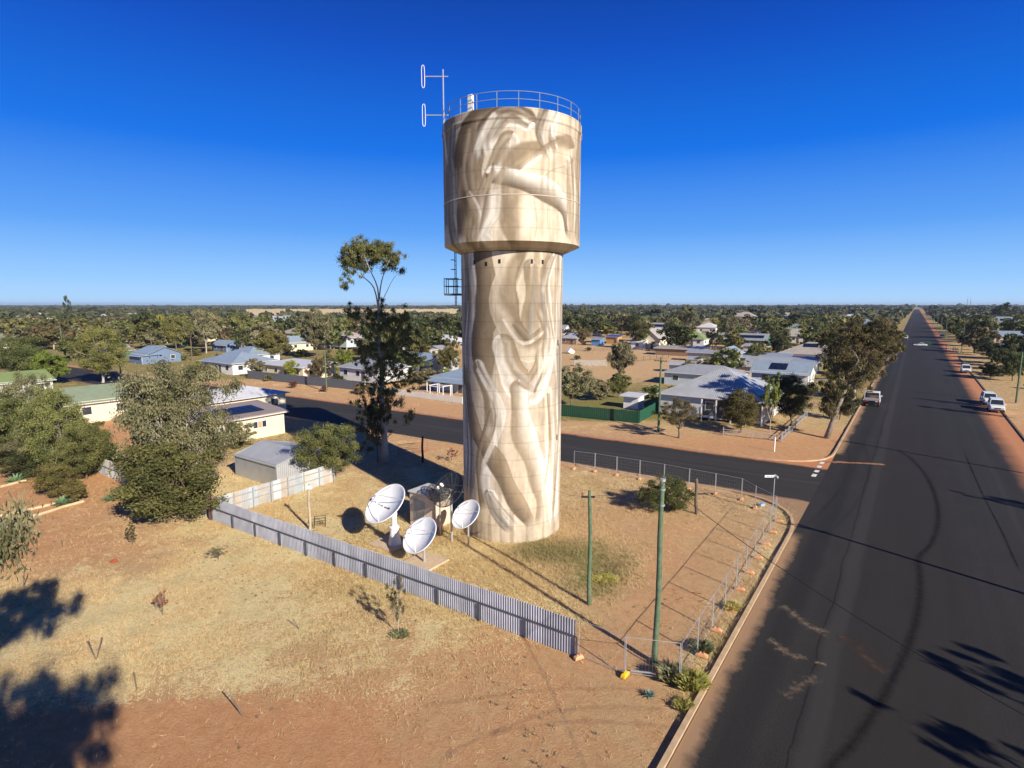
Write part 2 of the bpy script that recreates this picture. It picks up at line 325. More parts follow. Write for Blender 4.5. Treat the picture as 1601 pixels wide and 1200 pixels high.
# ------------------------------------------------------------ roads
def asphalt(name, edges, seam=None, lift=1.0, gap=None):
    """asphalt in the road's own frame (object x = across); dust creeps in from the listed edges: (x, width, side)"""
    m = bpy.data.materials.new(name); t, n, l = nodes_of(m); b = n['Principled BSDF']; tc = n.new('ShaderNodeTexCoord')
    def noise(sc, det=8, rough=.6, st=(1, 1, 1)):
        mp = n.new('ShaderNodeMapping'); mp.inputs['Scale'].default_value = st; l.new(tc.outputs['Object'], mp.inputs[0])
        q = n.new('ShaderNodeTexNoise'); q.inputs['Scale'].default_value = sc; q.inputs['Detail'].default_value = det; q.inputs['Roughness'].default_value = rough; l.new(mp.outputs[0], q.inputs['Vector']); return q.outputs['Fac']
    def rng(x, a, bb, c=0.0, d=1.0):
        q = n.new('ShaderNodeMapRange'); q.inputs[1].default_value = a; q.inputs[2].default_value = bb; q.inputs[3].default_value = c; q.inputs[4].default_value = d; l.new(x, q.inputs[0]); return q.outputs[0]
    def mix(f, A, B):
        q = n.new('ShaderNodeMix'); q.data_type = 'RGBA'; l.new(f, q.inputs['Factor'])
        for k, x in (('A', A), ('B', B)):
            if isinstance(x, tuple): q.inputs[k].default_value = (*x, 1)
            else: l.new(x, q.inputs[k])
        return q.outputs['Result']
    def ma(op, a, bb):
        q = n.new('ShaderNodeMath'); q.operation = op
        for i, x in enumerate((a, bb)):
            if isinstance(x, (int, float)): q.inputs[i].default_value = x
            else: l.new(x, q.inputs[i])
        return q.outputs[0]
    sep = n.new('ShaderNodeSeparateXYZ'); l.new(tc.outputs['Object'], sep.inputs[0]); x = sep.outputs[0]
    streak = noise(.9, 6, .6, (1, .04, 1)); blot = noise(.22, 10, .7); fine = noise(30, 4, .8); mid = noise(1.5, 9, .75)
    c = mix(rng(streak, .3, .7), tuple(q_ * lift for q_ in (.0125, .0125, .0118)), tuple(q_ * lift for q_ in (.0235, .0230, .0215))); c = mix(rng(blot, .42, .75, 0., .55), c, (.036, .031, .026))
    grn = noise(14, 3, .9); c = mix(rng(fine, .5, .68, 0., .7), c, (.060, .055, .049)); c = mix(rng(grn, .5, .62, 0., .45), c, (.050, .046, .041)); c = mix(rng(grn, .34, .46, .6, 0.), c, (.006, .006, .006))
    fl = noise(9, 3, .6); c = mix(rng(fl, .70, .74, 0., .8), c, (.16, .14, .12)); c = mix(rng(noise(.6, 6, .6, (1, .25, 1)), .55, .7, 0., .35), c, (.018, .017, .017))
    for (x0, wd, cc, k) in (seam or []):
        d = ma('ABSOLUTE', ma('SUBTRACT', ma('ADD', x, ma('MULTIPLY', ma('SUBTRACT', blot, .5), .7)), x0), 0); f = rng(d, wd * .5, wd, k, 0.); c = mix(f, c, cc)
    wob = ma('ADD', ma('MULTIPLY', ma('SUBTRACT', blot, .5), 1.5), ma('MULTIPLY', ma('SUBTRACT', mid, .5), .8))
    for (x0, wd, side, cc) in edges:
        d = ma('MULTIPLY', ma('SUBTRACT', x, x0), side)                 # distance into the road
        f = rng(ma('ADD', d, wob), wd * .55, wd * 1.15 + .25, 1., 0.)
        if gap and side > 0: f = ma('MULTIPLY', f, rng(ma('ABSOLUTE', ma('SUBTRACT', sep.outputs[1], (gap[0] + gap[1]) / 2), 0), (gap[1] - gap[0]) / 2 - .6, (gap[1] - gap[0]) / 2 + 1.0))
        c = mix(f, c, cc)
    l.new(c, b.inputs['Base Color']); b.inputs['Roughness'].default_value = .85; b.inputs['Specular IOR Level'].default_value = .25
    bp = n.new('ShaderNodeBump'); bp.inputs['Strength'].default_value = .4; bp.inputs['Distance'].default_value = .02; l.new(fine, bp.inputs['Height']); l.new(bp.outputs[0], b.inputs['Normal'])
    return m
RL, RR = -6.2, 12.5                     # kerbs of the main road, metres right of the road frame's axis
NN, NF = 53.5, 66.9                     # edges of the side street in its own frame
REDSOIL = (.50, .22, .10); BROWN = (.33, .21, .12)
def strip(name, frame_rz, pts, z, m, **k):
    """polygon given in world metres, stored in the road's frame"""
    R = Matrix.Rotation(-frame_rz, 3, 'Z'); mb = MB(); mb.poly([tuple(R @ Vector((p[0], p[1], z))) for p in pts])
    o = mb.build(name, m, **k); o.rotation_euler = (0, 0, frame_rz); return o
def rl(r, l_): return ER * r + E1 * l_
def isect(n_, r_):                       # point with EN.p = n_ and ER.p = r_
    A = np.array([[EN.x, EN.y], [ER.x, ER.y]]); q = np.linalg.solve(A, [n_, r_]); return Vector((q[0], q[1], 0))
pn, pf = isect(NN, RL), isect(NF, RL)
m_main = asphalt('main_asphalt', [(RL, .5, 1, BROWN), (RR, 2.6, -1, REDSOIL)], [(1.2, 3.6, (.0235, .0195, .0170), .5), (-2.0, .5, (.046, .044, .041), .5), (-2.6, .05, (.006, .006, .006), .7), (7.8, .25, (.046, .043, .040), .3), (-4.4, .8, (.011, .011, .011), .4)], 1.15, (pn.dot(E1) - 8, pf.dot(E1) + 7))
road = strip('main_road', GRID, [rl(RL, -60), rl(RR, -60), rl(RR, 2600), rl(RL, 2600)], .006, m_main, kind='structure')
m_side = asphalt('side_asphalt', [(NF, .8, -1, REDSOIL), (NN, .5, 1, BROWN)], [(60.2, .4, (.07, .067, .065), .4)], 2.0)
# side street: from the main road's kerb leftwards, with rounded mouths
def isect(n_, r_):                       # point with EN.p = n_ and ER.p = r_
    A = np.array([[EN.x, EN.y], [ER.x, ER.y]]); q = np.linalg.solve(A, [n_, r_]); return Vector((q[0], q[1], 0))
pn, pf = isect(NN, RL), isect(NF, RL)
def fillet(corner, d1, d2, r, n=8):
    a = corner + d1 * r; b_ = corner + d2 * r; return [(a * (1 - t) ** 2 + corner * 2 * t * (1 - t) + b_ * t * t) for t in [i / n for i in range(n + 1)]]
near_f = fillet(pn, EC, -E1, 8.0); far_f = fillet(pf, E1, EC, 7.0)
pts = near_f + [rl(RL + .0, (pf + E1 * 7).dot(E1))] + far_f[1:] + [pf + EC * 400, pn + EC * 400]
strip('side_street', math.atan2(EN.y, EN.x), pts, .002, m_side, kind='structure')
m_far = asphalt('far_asphalt', [], [], 2.0)
def far_street(l_, r0, r1, wd):
    strip('far_street', GRID, [rl(r0, l_), rl(r1, l_), rl(r1, l_ + wd), rl(r0, l_ + wd)], .002, m_far, kind='structure')
far_street(232, RR, 260, 10); far_street(232, -260, RL, 10); far_street(430, RR, 300, 10); far_street(430, -300, RL, 10)
# kerbs
M_KERB = mat('kerb_concrete', (.50, .36, .22), .9, .2, 2, .2, dirt=.4)
def kerb(pts, w_=.22, h=.13, m=M_KERB):
    mb = MB(); pts = [Vector(p) for p in pts]; rings = []
    for i, p in enumerate(pts):
        d = (pts[min(i + 1, len(pts) - 1)] - pts[max(i - 1, 0)]).normalized(); nrm = Vector((-d.y, d.x, 0)); a = p - nrm * w_ / 2; b_ = p + nrm * w_ / 2
        rings.append([(a.x, a.y, -.1), (b_.x, b_.y, -.1), (b_.x, b_.y, h), (a.x, a.y, h)])
    mb.loft(rings); return mb.build('kerb', m, kind='structure')
kerb([rl(RL - .15, t) for t in (-40, -10, 10, 20, 30)] + [p - ER * .15 for p in near_f[::-1]] + [pn + EC * t for t in (20, 60, 120)])
kerb([rl(RL - .15, t) for t in (700, 400, 250)] + [rl(RL - .15, 150), rl(RL - .15, 100)] + [p - ER * .15 for p in far_f] + [pf + EC * t + EN * .3 for t in (20, 60, 150, 300)])
kerb([rl(RR + .15, t) for t in (-40, 20, 60, 90, 130, 231)], m=mat('old_kerb', (.16, .12, .09), .9, .2, 2, .2))
# markings and marks on the asphalt: real thin sheets that belong to the road
def ribbon(pts, w_, z):
    mb = MB(); pts = [Vector(p) for p in pts]; n = len(pts)
    for i, p in enumerate(pts):
        d = (pts[min(i + 1, n - 1)] - pts[max(i - 1, 0)]).normalized(); nr = Vector((-d.y, d.x, 0)); ww = w_[i] if isinstance(w_, list) else w_
        mb.v += [tuple(p - nr * ww / 2 + Vector((0, 0, z))), tuple(p + nr * ww / 2 + Vector((0, 0, z)))]
    mb.f = [(2 * i, 2 * i + 2, 2 * i + 3, 2 * i + 1) for i in range(n - 1)]; return mb
def smoothpts(P, k=4):
    P = [Vector(p) for p in P]; out = []
    for i in range(len(P) - 1):
        p0, p1, p2, p3 = P[max(i - 1, 0)], P[i], P[i + 1], P[min(i + 2, len(P) - 1)]
        for j in range(k):
            t = j / k; out.append(.5 * ((2 * p1) + (p2 - p0) * t + (2 * p0 - 5 * p1 + 4 * p2 - p3) * t * t + (3 * p1 - p0 - 3 * p2 + p3) * t ** 3))
    return out + [P[-1]]
def blotmat(name, col, thr, sc=3., soft=.1):
    """transparent except where noise passes: worn stain lying on the seal"""
    m = bpy.data.materials.new(name); t, n, l = nodes_of(m); b = n['Principled BSDF']; o = n['Material Output']; tc = n.new('ShaderNodeTexCoord')
    nz = n.new('ShaderNodeTexNoise'); nz.inputs['Scale'].default_value = sc; nz.inputs['Detail'].default_value = 10; nz.inputs['Roughness'].default_value = .8; l.new(tc.outputs['Object'], nz.inputs['Vector'])
    at = n.new('ShaderNodeAttribute'); at.attribute_name = 'edge'; ad = n.new('ShaderNodeMath'); ad.operation = 'ADD'; l.new(nz.outputs['Fac'], ad.inputs[0]); l.new(at.outputs['Fac'], ad.inputs[1])
    r = n.new('ShaderNodeMapRange'); r.inputs[1].default_value = thr; r.inputs[2].default_value = thr + soft; l.new(ad.outputs[0], r.inputs[0])
    b.inputs['Base Color'].default_value = (*col, 1); b.inputs['Roughness'].default_value = .9; b.inputs['Specular IOR Level'].default_value = .1
    tr = n.new('ShaderNodeBsdfTransparent'); ms = n.new('ShaderNodeMixShader'); l.new(r.outputs[0], ms.inputs[0]); l.new(tr.outputs[0], ms.inputs[1]); l.new(b.outputs[0], ms.inputs[2]); l.new(ms.outputs[0], o.inputs[0]); return m
def stain(name, pts, width, col, thr, z=.010, parent=road, sc=3., soft=.1):
    P = smoothpts(pts, 6); n = len(P); V = []; T = []; F = []
    for i, p in enumerate(P):
        d = (P[min(i + 1, n - 1)] - P[max(i - 1, 0)]).normalized(); nr = Vector((-d.y, d.x, 0)); e = min(1, min(i, n - 1 - i) / 3)
        for j, a in enumerate((-1, -.5, 0, .5, 1)):
            q = p + nr * a * width / 2; V.append((q.x, q.y, z)); k = (1 - abs(a)) * e * .46; T.append((k, k, k))
    for i in range(n - 1):
        for j in range(4): F.append((i * 5 + j, i * 5 + 5 + j, i * 5 + 6 + j, i * 5 + 1 + j))
    me = npmesh(name, V, F, blotmat(name + '_mat', col, thr, sc, soft), np.array(T), 'edge'); o = link(name, me, parent)
    o.matrix_parent_inverse = Matrix.Rotation(parent.rotation_euler[2], 4, 'Z').inverted(); return o
arc = [(1398, 700), (1425, 718), (1448, 745), (1463, 780), (1466, 815), (1456, 848), (1436, 872), (1438, 900), (1437, 940), (1428, 985), (1410, 1030), (1385, 1080), (1355, 1130), (1320, 1175), (1280, 1215)]
stain('tyre_mark', [G(*p) for p in arc], 0.85, (.008, .008, .008), .64, .010, soft=.8)
stain('tyre_mark', [G(*p) for p in [(1500, 690), (1530, 760), (1570, 840), (1600, 910)]], .5, (.010, .010, .010), .75, .011, soft=.4)
stain('gravel_stain', [G(*p) for p in [(1212, 944), (1235, 956), (1262, 978), (1282, 986), (1306, 994)]], 3.0, (.20, .155, .115), .86, .013, sc=2.2, soft=.20)
stain('gravel_stain', [G(*p) for p in [(1300, 990), (1330, 1004), (1360, 1034), (1392, 1062)]], 2.6, (.075, .054, .042), .78, .0135, sc=2.0, soft=.30)
stain('gravel_stain', [G(*p) for p in [(1192, 996), (1212, 1006), (1230, 1022), (1252, 1028), (1268, 1034)]], 2.8, (.20, .155, .115), .86, .014, sc=2.2, soft=.20)
stain('gravel_stain', [G(*p) for p in [(1268, 1034), (1283, 1037), (1296, 1040)]], 1.0, (.20, .155, .11), .80, .0145, sc=2.2, soft=.20)
stain('gravel_stain', [G(*p) for p in [(1212, 1092), (1240, 1080), (1262, 1066), (1284, 1052)]], 3.0, (.17, .13, .10), .88, .015, sc=2.6, soft=.20)
stain('dust_stain', [G(*p) for p in [(1270, 722), (1300, 722), (1345, 724), (1400, 727)]], 2.2, (.34, .18, .10), .80, .012, sc=1.2)
for a, b_ in zip([(1289, 716), (1286, 722), (1282, 728), (1278, 735), (1274, 741)], [(1286, 719), (1283, 725), (1279, 731), (1275, 738), (1271, 745)]):
    mk = ribbon([G(*a), G(*b_)], .42, .018).build('give_way_dash', mat('road_paint', (.72, .70, .66), .8, .2, 6, dirt=.4), road)
    mk.matrix_parent_inverse = Matrix.Rotation(GRID, 4, 'Z').inverted()

gr_ = bpy.data.objects['ground']
def track(pts, w_=.28):
    P = smoothpts([G(*p) for p in pts], 5)
    V = []; T = []; F = []
    for i, p in enumerate(P):
        d = (P[min(i + 1, len(P) - 1)] - P[max(i - 1, 0)]).normalized(); nr = Vector((-d.y, d.x, 0))
        for a, z, k in ((-1, .012, -.4), (-.66, .012, .05), (-.33, .012, .2), (0, .012, .22), (.33, .012, .2), (.66, .012, .05), (1, .012, -.4)): q = p + nr * a * w_; V.append((q.x, q.y, z)); T.append((k, k, k))
    for i in range(len(P) - 1):
        for j in range(6): F.append((i * 7 + j, i * 7 + 7 + j, i * 7 + 8 + j, i * 7 + 1 + j))
    link('wheel_track', npmesh('wheel_track', V, F, blotmat('wheel_track_mat', (.44, .27, .15), .60, 1.4, .6) if 'wt' not in MATS else MATS['wt'], np.array(T), 'edge'), kind='structure')
    MATS['wt'] = bpy.data.materials['wheel_track_mat']
track([(690, 1190), (740, 1160), (820, 1138), (920, 1128), (1030, 1135)]); track([(770, 1148), (850, 1118), (950, 1106), (1040, 1110)]); track([(660, 1105), (760, 1090), (880, 1078), (1000, 1078)])
# ------------------------------------------------------------ water tower
TY = 2.517 * HC; RS = 3.74; RT = 4.92; ZT = 29.35; ZB = 21.25; ZC = 20.62
CREAM = np.array([.62, .53, .405]); TAN = np.array([.40, .305, .195]); BRN = np.array([.17, .12, .078]); PALE = np.array([.72, .68, .60]); GREY = np.array([.30, .27, .235])
def mural(s, z, seed):
    """generic painted drapery: long soft folds in cream, tan and brown over bare concrete colour"""
    n = len(s); big = fractal(s + 40, z + 40, 3.5, seed, 4)[:, None]; fi = fractal(s * 3 + 90, z * .6 + 30, 1.2, seed + 1, 4)[:, None]
    C = CREAM * (1 - .0) + 0 * s[:, None]; C = C * (.86 + .28 * big); C = C * (1 - .25 * (1 - np.clip(big * 1.6, 0, 1))) + TAN * .25 * (1 - np.clip(big * 1.6, 0, 1))
    k = np.clip((fi - .55) * 3, 0, 1) * .45; C = C * (1 - k) + TAN * k
    for (pts, wd, ca, cb, folds) in FOLDS:
        P = np.array([[q.x, q.y] for q in smoothpts([Vector((a, b_, 0)) for a, b_ in pts], 4)]); best = np.full(n, 1e9); sg = np.zeros(n); al = np.zeros(n); L = 0
        for i in range(len(P) - 1):
            a = P[i]; d = P[i + 1] - a; ln = np.hypot(*d) + 1e-9; t = np.clip(((s - a[0]) * d[0] + (z - a[1]) * d[1]) / ln ** 2, 0, 1)
            qx = s - (a[0] + d[0] * t); qz = z - (a[1] + d[1] * t); dist = np.hypot(qx, qz); mk = dist < best
            best = np.where(mk, dist, best); sg = np.where(mk, np.sign(d[0] * qz - d[1] * qx), sg); al = np.where(mk, L + t * ln, al); L += ln
        wv = wd * (.55 + .45 * np.sin(np.pi * np.clip(al / L, .04, .96)) ** .6) * (1 + .12 * np.sin(al * 1.7 + seed))
        tt = sg * best / wv; al_ = np.clip((1.0 - np.abs(tt)) * (11 if folds >= 0 else 2.4), 0, 1)[:, None] * (1 if folds >= 0 else .8) * np.clip((L - al) * 1.5, 0, 1)[:, None]
        f = np.clip(.5 + .5 * tt, 0, 1); f = f * f * (3 - 2 * f)
        if folds > 0: f = np.clip(f + .28 * np.sin(tt * folds * 2.2 + np.sin(al * .9) * 1.6 + .7 * np.sin(al * 2.3)) * (1 - tt * tt), 0, 1)
        f = f[:, None]; c = np.array(ca) * (1 - f) + np.array(cb) * f
        c = c * (.90 + .20 * fi); edge_ = np.clip(1 - np.abs(np.abs(tt) - .93) * 11, 0, 1)[:, None] * (wd > .5); c = c * (1 - .30 * edge_ * (sg[:, None] > 0)) + edge_ * (sg[:, None] < 0) * .10; C = C * (1 - al_ * .92) + c * al_ * .92
    streak = fractal(s * 2.4 + 11, z * .12 + 5, 1.0, seed + 5, 4)[:, None]; k = np.clip((streak - .56) * 3.2, 0, .4); C = C * (1 - k) + TAN * .8 * k
    lift = 1.22
    j = np.abs((z / lift) - np.round(z / lift)) * lift; C = C * (1 - .15 * (j < .03))[:, None]
    row = np.floor(z / lift); sv = (s + (row % 2) * 1.2) / 2.4; j2 = np.abs(sv - np.round(sv)) * 2.4; C = C * (1 - .10 * (j2 < .03))[:, None]
    st_ = fractal(s * 1.3 + 7, z * .35 + 77, 1.0, seed + 9, 5)[:, None]; C = C * (1 - .16 * np.clip((st_ - .5) * 4, 0, 1))
    C = C * (.96 + .08 * np.sin(row * 12.9898)[:, None])
    lm = C.mean(1, keepdims=True); C = C * np.clip(1 + (lm - .47) * 1.1, .5, 1.18) * .95; return np.clip(C * .93, .04, .72)
FOLDS = []
def fold(pts, wd, ca, cb, folds=0): FOLDS.append((pts, wd, ca, cb, folds))
def brushwork(seed):
    r = random.Random(seed); base = list(FOLDS)
    for pts, wd, ca, cb, fo in base:
        if fo < 1: continue
        for k in range(1 + fo):
            o = r.uniform(-.75, .75) * wd; m = r.choice([BRN * 1.2, PALE * 1.03, GREY, PALE, BRN * 1.6, TAN * .85, TAN])
            q = [(a + o * r.uniform(.5, 1.1) + r.uniform(-.25, .25), b_ + r.uniform(-.4, .4)) for a, b_ in pts]; i0 = r.randrange(0, max(1, len(q) - 2)); q = q[i0:i0 + r.choice([2, 3])]
            FOLDS.append((q, r.uniform(.12, .34), m, (m + CREAM) / 2, -1))
def tower_surface(name, prof, seed, parent, nt=400):
    """prof: list of (radius, z); theta 0 faces the camera"""
    th = np.linspace(-math.pi, math.pi, nt + 1)[:-1]; P = np.array(prof); V = []; n = len(P)
    T, K = np.meshgrid(th, np.arange(n)); R = P[K.ravel(), 0]; Z = P[K.ravel(), 1]; T = T.ravel()
    V = np.stack([R * np.sin(T), -R * np.cos(T), Z], 1); ii = np.arange(n * nt).reshape(n, nt); jj = np.roll(ii, -1, 1)
    F = np.stack([ii[:-1].ravel(), jj[:-1].ravel(), jj[1:].ravel(), ii[1:].ravel()], 1)
    C = mural(T * R, Z, seed); return link(name, npmesh(name, V, F, paintmat('painted_concrete', grain=.07), C, 'paint', smooth=True), parent)
tower = empty('water_tower', (0, TY, 0), label='tall concrete water tower with a wide painted tank on a thick round shaft', cat='water tower')
# shaft drapery
BR2 = BRN * 1.15
fold([(-5.6, 20), (-5.2, 14), (-5.6, 8), (-5, 3)], 1.5, GREY * .8, PALE * .8, 3)
fold([(-3.6, 20.4), (-3.3, 17), (-4.1, 13.6), (-3.8, 12)], 1.0, GREY, PALE * .9, 4)
fold([(-2.2, 20.4), (-1.7, 17), (-2.3, 14.8), (-2.0, 11.6)], 1.1, BRN, TAN, 0)
fold([(-3.9, 11), (-3.4, 7), (-3.9, 3)], .7, GREY, GREY * 1.3, 2)
fold([(1.3, 19.5), (1.6, 17.2), (1.0, 14.6)], .8, TAN * .85, CREAM, 3)
fold([(-2.6, 12.6), (-1.2, 9.5), (-2.2, 5.5), (-1.9, 2.2)], .85, TAN * .8, PALE, 2)
fold([(-4.4, 12.2), (-3.2, 8.4), (-1.2, 6.0), (.2, 3.2), (1.5, 1.2)], .72, BR2, TAN * 1.1, 0)
fold([(.2, 20.4), (-.6, 18), (-.2, 15.6), (1.2, 14.0), (2.8, 15.4)], 1.0, CREAM, TAN * .85, 2)
fold([(3.2, 20.4), (2.2, 18), (3.0, 14.5), (2.4, 12)], .8, TAN * .9, PALE, 3)
fold([(4.7, 20.4), (4.4, 14), (4.9, 8), (4.2, .8)], .85, PALE, CREAM * .9, 3)
fold([(-.6, 14.2), (.2, 12), (1.4, 11.2), (2.4, 12.6), (2.6, 14)], 1.15, PALE, TAN * 1.1, 4)
fold([(.5, 11.2), (.8, 8.2), (1.9, 5.4), (2.5, 3.2), (2.3, 1.0)], .95, TAN * .9, PALE * 1.02, 0)
fold([(2.9, 10.8), (3.2, 7), (2.9, 3.5), (3.2, .6)], .6, CREAM, PALE, 3)
fold([(-1.6, 3.4), (-.8, 2.0), (.2, 1.0)], .75, GREY * .9, PALE, 4)
brushwork(3)
prof = [(RS * (1.0 + (.004 if z < .3 else 0)), z) for z in np.arange(-.3, ZC - .01, .06)]
tower_surface('shaft', prof, 21, tower)
FOLDS.clear()
fold([(-4.9, 29.2), (-5.0, 26.5), (-4.6, 24.5)], .9, BRN, GREY * 1.2, 3)
fold([(-3.0, 24.0), (-2.5, 22.5), (-2.8, 20.6)], .8, BRN * .9, TAN, 2)
fold([(-6.4, 29.4), (-5.6, 26), (-6.2, 22)], 1.2, GREY * .75, GREY * 1.1, 3)
fold([(-4.4, 26.0), (-4.6, 23.6), (-4.1, 20.6)], 1.0, GREY * .8, PALE * .85, 4)
fold([(-1.0, 29.0), (-2.8, 28.2), (-3.2, 26.0), (-2.9, 24.0), (-3.6, 21)], 1.25, BRN, TAN * 1.0, 2)
fold([(.9, 28.6), (-.6, 28.8), (-1.9, 27.4), (-1.8, 26.2)], .95, BR2, PALE, 5)
fold([(-.2, 27.2), (-.9, 25.6), (-1.5, 23.6), (-2.3, 21.5), (-1.4, 20.6)], 1.05, TAN * .85, PALE * .95, 4)
fold([(2.8, 29.3), (2.3, 28), (3.1, 26.4)], .95, BRN * 1.2, PALE, 6)
fold([(4.2, 27.2), (2.0, 26.4), (.6, 25.4), (.4, 22.8), (.8, 20.6)], 1.35, TAN * .9, CREAM * 1.1, 2)
fold([(-1.2, 25.3), (.6, 24.9), (2.6, 24.3), (4.2, 23.2), (4.7, 21.4)], .78, BR2, PALE * 1.02, 0)
fold([(4.6, 26.2), (5.0, 24.0), (5.0, 21.4)], .8, PALE, TAN, 5)
fold([(6.5, 29), (6.0, 25), (6.6, 21)], 1.1, TAN, PALE, 3)
brushwork(5)
lipz = ZT - .68
prof = [(RS, ZC), (RS + .02, ZC - .004)][:1] + [(RS + (RT - RS) * t, ZC + (ZB - .12 - ZC) * t) for t in (.01, .2, .4, .6, .8, .985, .9925)] + [(RT, ZB - .12), (RT, ZB - .105)] + [(RT, z) for z in np.arange(ZB, lipz, .06)] + [(RT + .07, lipz + .02), (RT + .08, lipz + .10)] + [(RT + .03, z) for z in np.arange(lipz + .2, ZT, .08)] + [(RT - .02, ZT), (RT - .3, ZT), (.01, ZT + .25)]
tower_surface('tank', prof, 33, tower, 460)
mb = MB(); mb.lathe([(RT + .02, ZB + 2.75), (RT + .035, ZB + 2.78), (RT + .02, ZB + 2.81)], 90); mb.build('joint_band', mat('pale_render', (.52, .46, .38), .9, .1, 3), tower)
for i, ang in enumerate((-44, -28, -13, 21, 34)):
    a = D2R(ang); z_ = 19.75 if i in (1,) else 19.9
    MB().box((RS * math.sin(a), -RS * math.cos(a), z_), (.16, .05, .28), a).build('vent_slot', M_BLACK, tower)
for z_ in (14.3, 7.3):
    a = D2R(62); mb = MB(); mb.box((RS * math.sin(a), -RS * math.cos(a), z_), (.12, .05, .42), a); mb.build('vent_slot', M_BLACK, tower)
mb = MB(); nr = 22
for zz in (.5, .97):
    mb.tube([((RT - .08) * math.sin(t), -(RT - .08) * math.cos(t), ZT + zz) for t in np.linspace(0, 2 * math.pi, 73)], .024, 6, False)
for k in range(nr):
    t = 2 * math.pi * (k + .3) / nr; x, y = (RT - .08) * math.sin(t), -(RT - .08) * math.cos(t); mb.tube([(x, y, ZT - .05), (x, y, ZT + .97)], .028, 6)
mb.build('railing', mat('railing_steel', (.20, .25, .31), .5, .1, 4), tower)
a = D2R(-36); x, y = (RT - .35) * math.sin(a), -(RT - .35) * math.cos(a)
mb = MB(); mb.box((x, y, ZT + .55), (.4, .22, 1.15), a); mb.build('panel_antenna', M_WHITE, tower, bevel=.04)
a = D2R(-72); mx_, my_ = (RT + .02) * math.sin(a), -(RT + .02) * math.cos(a)
mb = MB(); mb.tube([(mx_, my_, ZT - .9), (mx_, my_, ZT + 3.5)], .045, 6)
for zz in (3.05, .55): mb.tube([(mx_ + .35, my_, ZT + zz), (mx_ - 1.25, my_, ZT + zz)], .035, 6)
mb.build('antenna_mast', M_STEEL, tower)
for zz in (3.05, .55):
    mb = MB(); P = []
    for k in range(25):
        t = 2 * math.pi * k / 24; P.append((mx_ - 1.36 + .10 * math.copysign(min(1, abs(math.cos(t)) * 1.3), math.cos(t)), my_, ZT + zz + .72 * math.copysign(min(1, abs(math.sin(t)) * 1.1), math.sin(t))))
    mb.tube(P, .02, 6, False); mb.build('dipole_antenna', M_WHITE, tower)
# caged ladder and landing on the shaded left side
a = D2R(-96); ux, uy = math.sin(a), -math.cos(a); tx, ty = math.cos(a), math.sin(a)
mb = MB()
for sgn in (-.25, .25): mb.tube([(ux * (RS + .5) + tx * sgn, uy * (RS + .5) + ty * sgn, 16.9), (ux * (RS + .5) + tx * sgn, uy * (RS + .5) + ty * sgn, 21.3)], .03, 6)
for zz in np.arange(17.2, 21.2, .3): mb.tube([(ux * (RS + .5) + tx * -.25, uy * (RS + .5) + ty * -.25, zz), (ux * (RS + .5) + tx * .25, uy * (RS + .5) + ty * .25, zz)], .018, 5)
for zz in (18.9, 19.6, 20.3, 21.0):
    mb.tube([(ux * (RS + .5 + .35 * math.sin(t)) + tx * .38 * math.cos(t), uy * (RS + .5 + .35 * math.sin(t)) + ty * .38 * math.cos(t), zz) for t in np.linspace(0, math.pi, 9)], .018, 5)
mb.build('caged_ladder', M_DARKSTEEL, tower)
mb = MB(); c0 = Vector((ux * (RS + .62), uy * (RS + .62), 17.75)); Rm = Matrix(((ux, tx, 0), (uy, ty, 0), (0, 0, 1)))
mb.box(c0, (1.25, 1.5, .14), M=Rm)
for (p, q) in ((.6, -.72), (.6, .72), (.6, 0), (-.1, .72), (-.1, -.72)): mb.tube([c0 + Rm @ Vector((p, q, 0)), c0 + Rm @ Vector((p, q, 1.15))], .03, 6)
for zz in (.6, 1.15):
    mb.tube([c0 + Rm @ Vector((-.5, -.72, zz)), c0 + Rm @ Vector((.6, -.72, zz)), c0 + Rm @ Vector((.6, .72, zz)), c0 + Rm @ Vector((-.5, .72, zz))], .03, 6)
mb.build('landing', M_DARKSTEEL, tower)
mb = MB(); a = D2R(-52)
mb.tube([((RS + .06) * math.sin(a), -(RS + .06) * math.cos(a), z) for z in (0, 1.0, 2.1, 3.2)], .035, 6); mb.build('conduit', M_DARKSTEEL, tower)

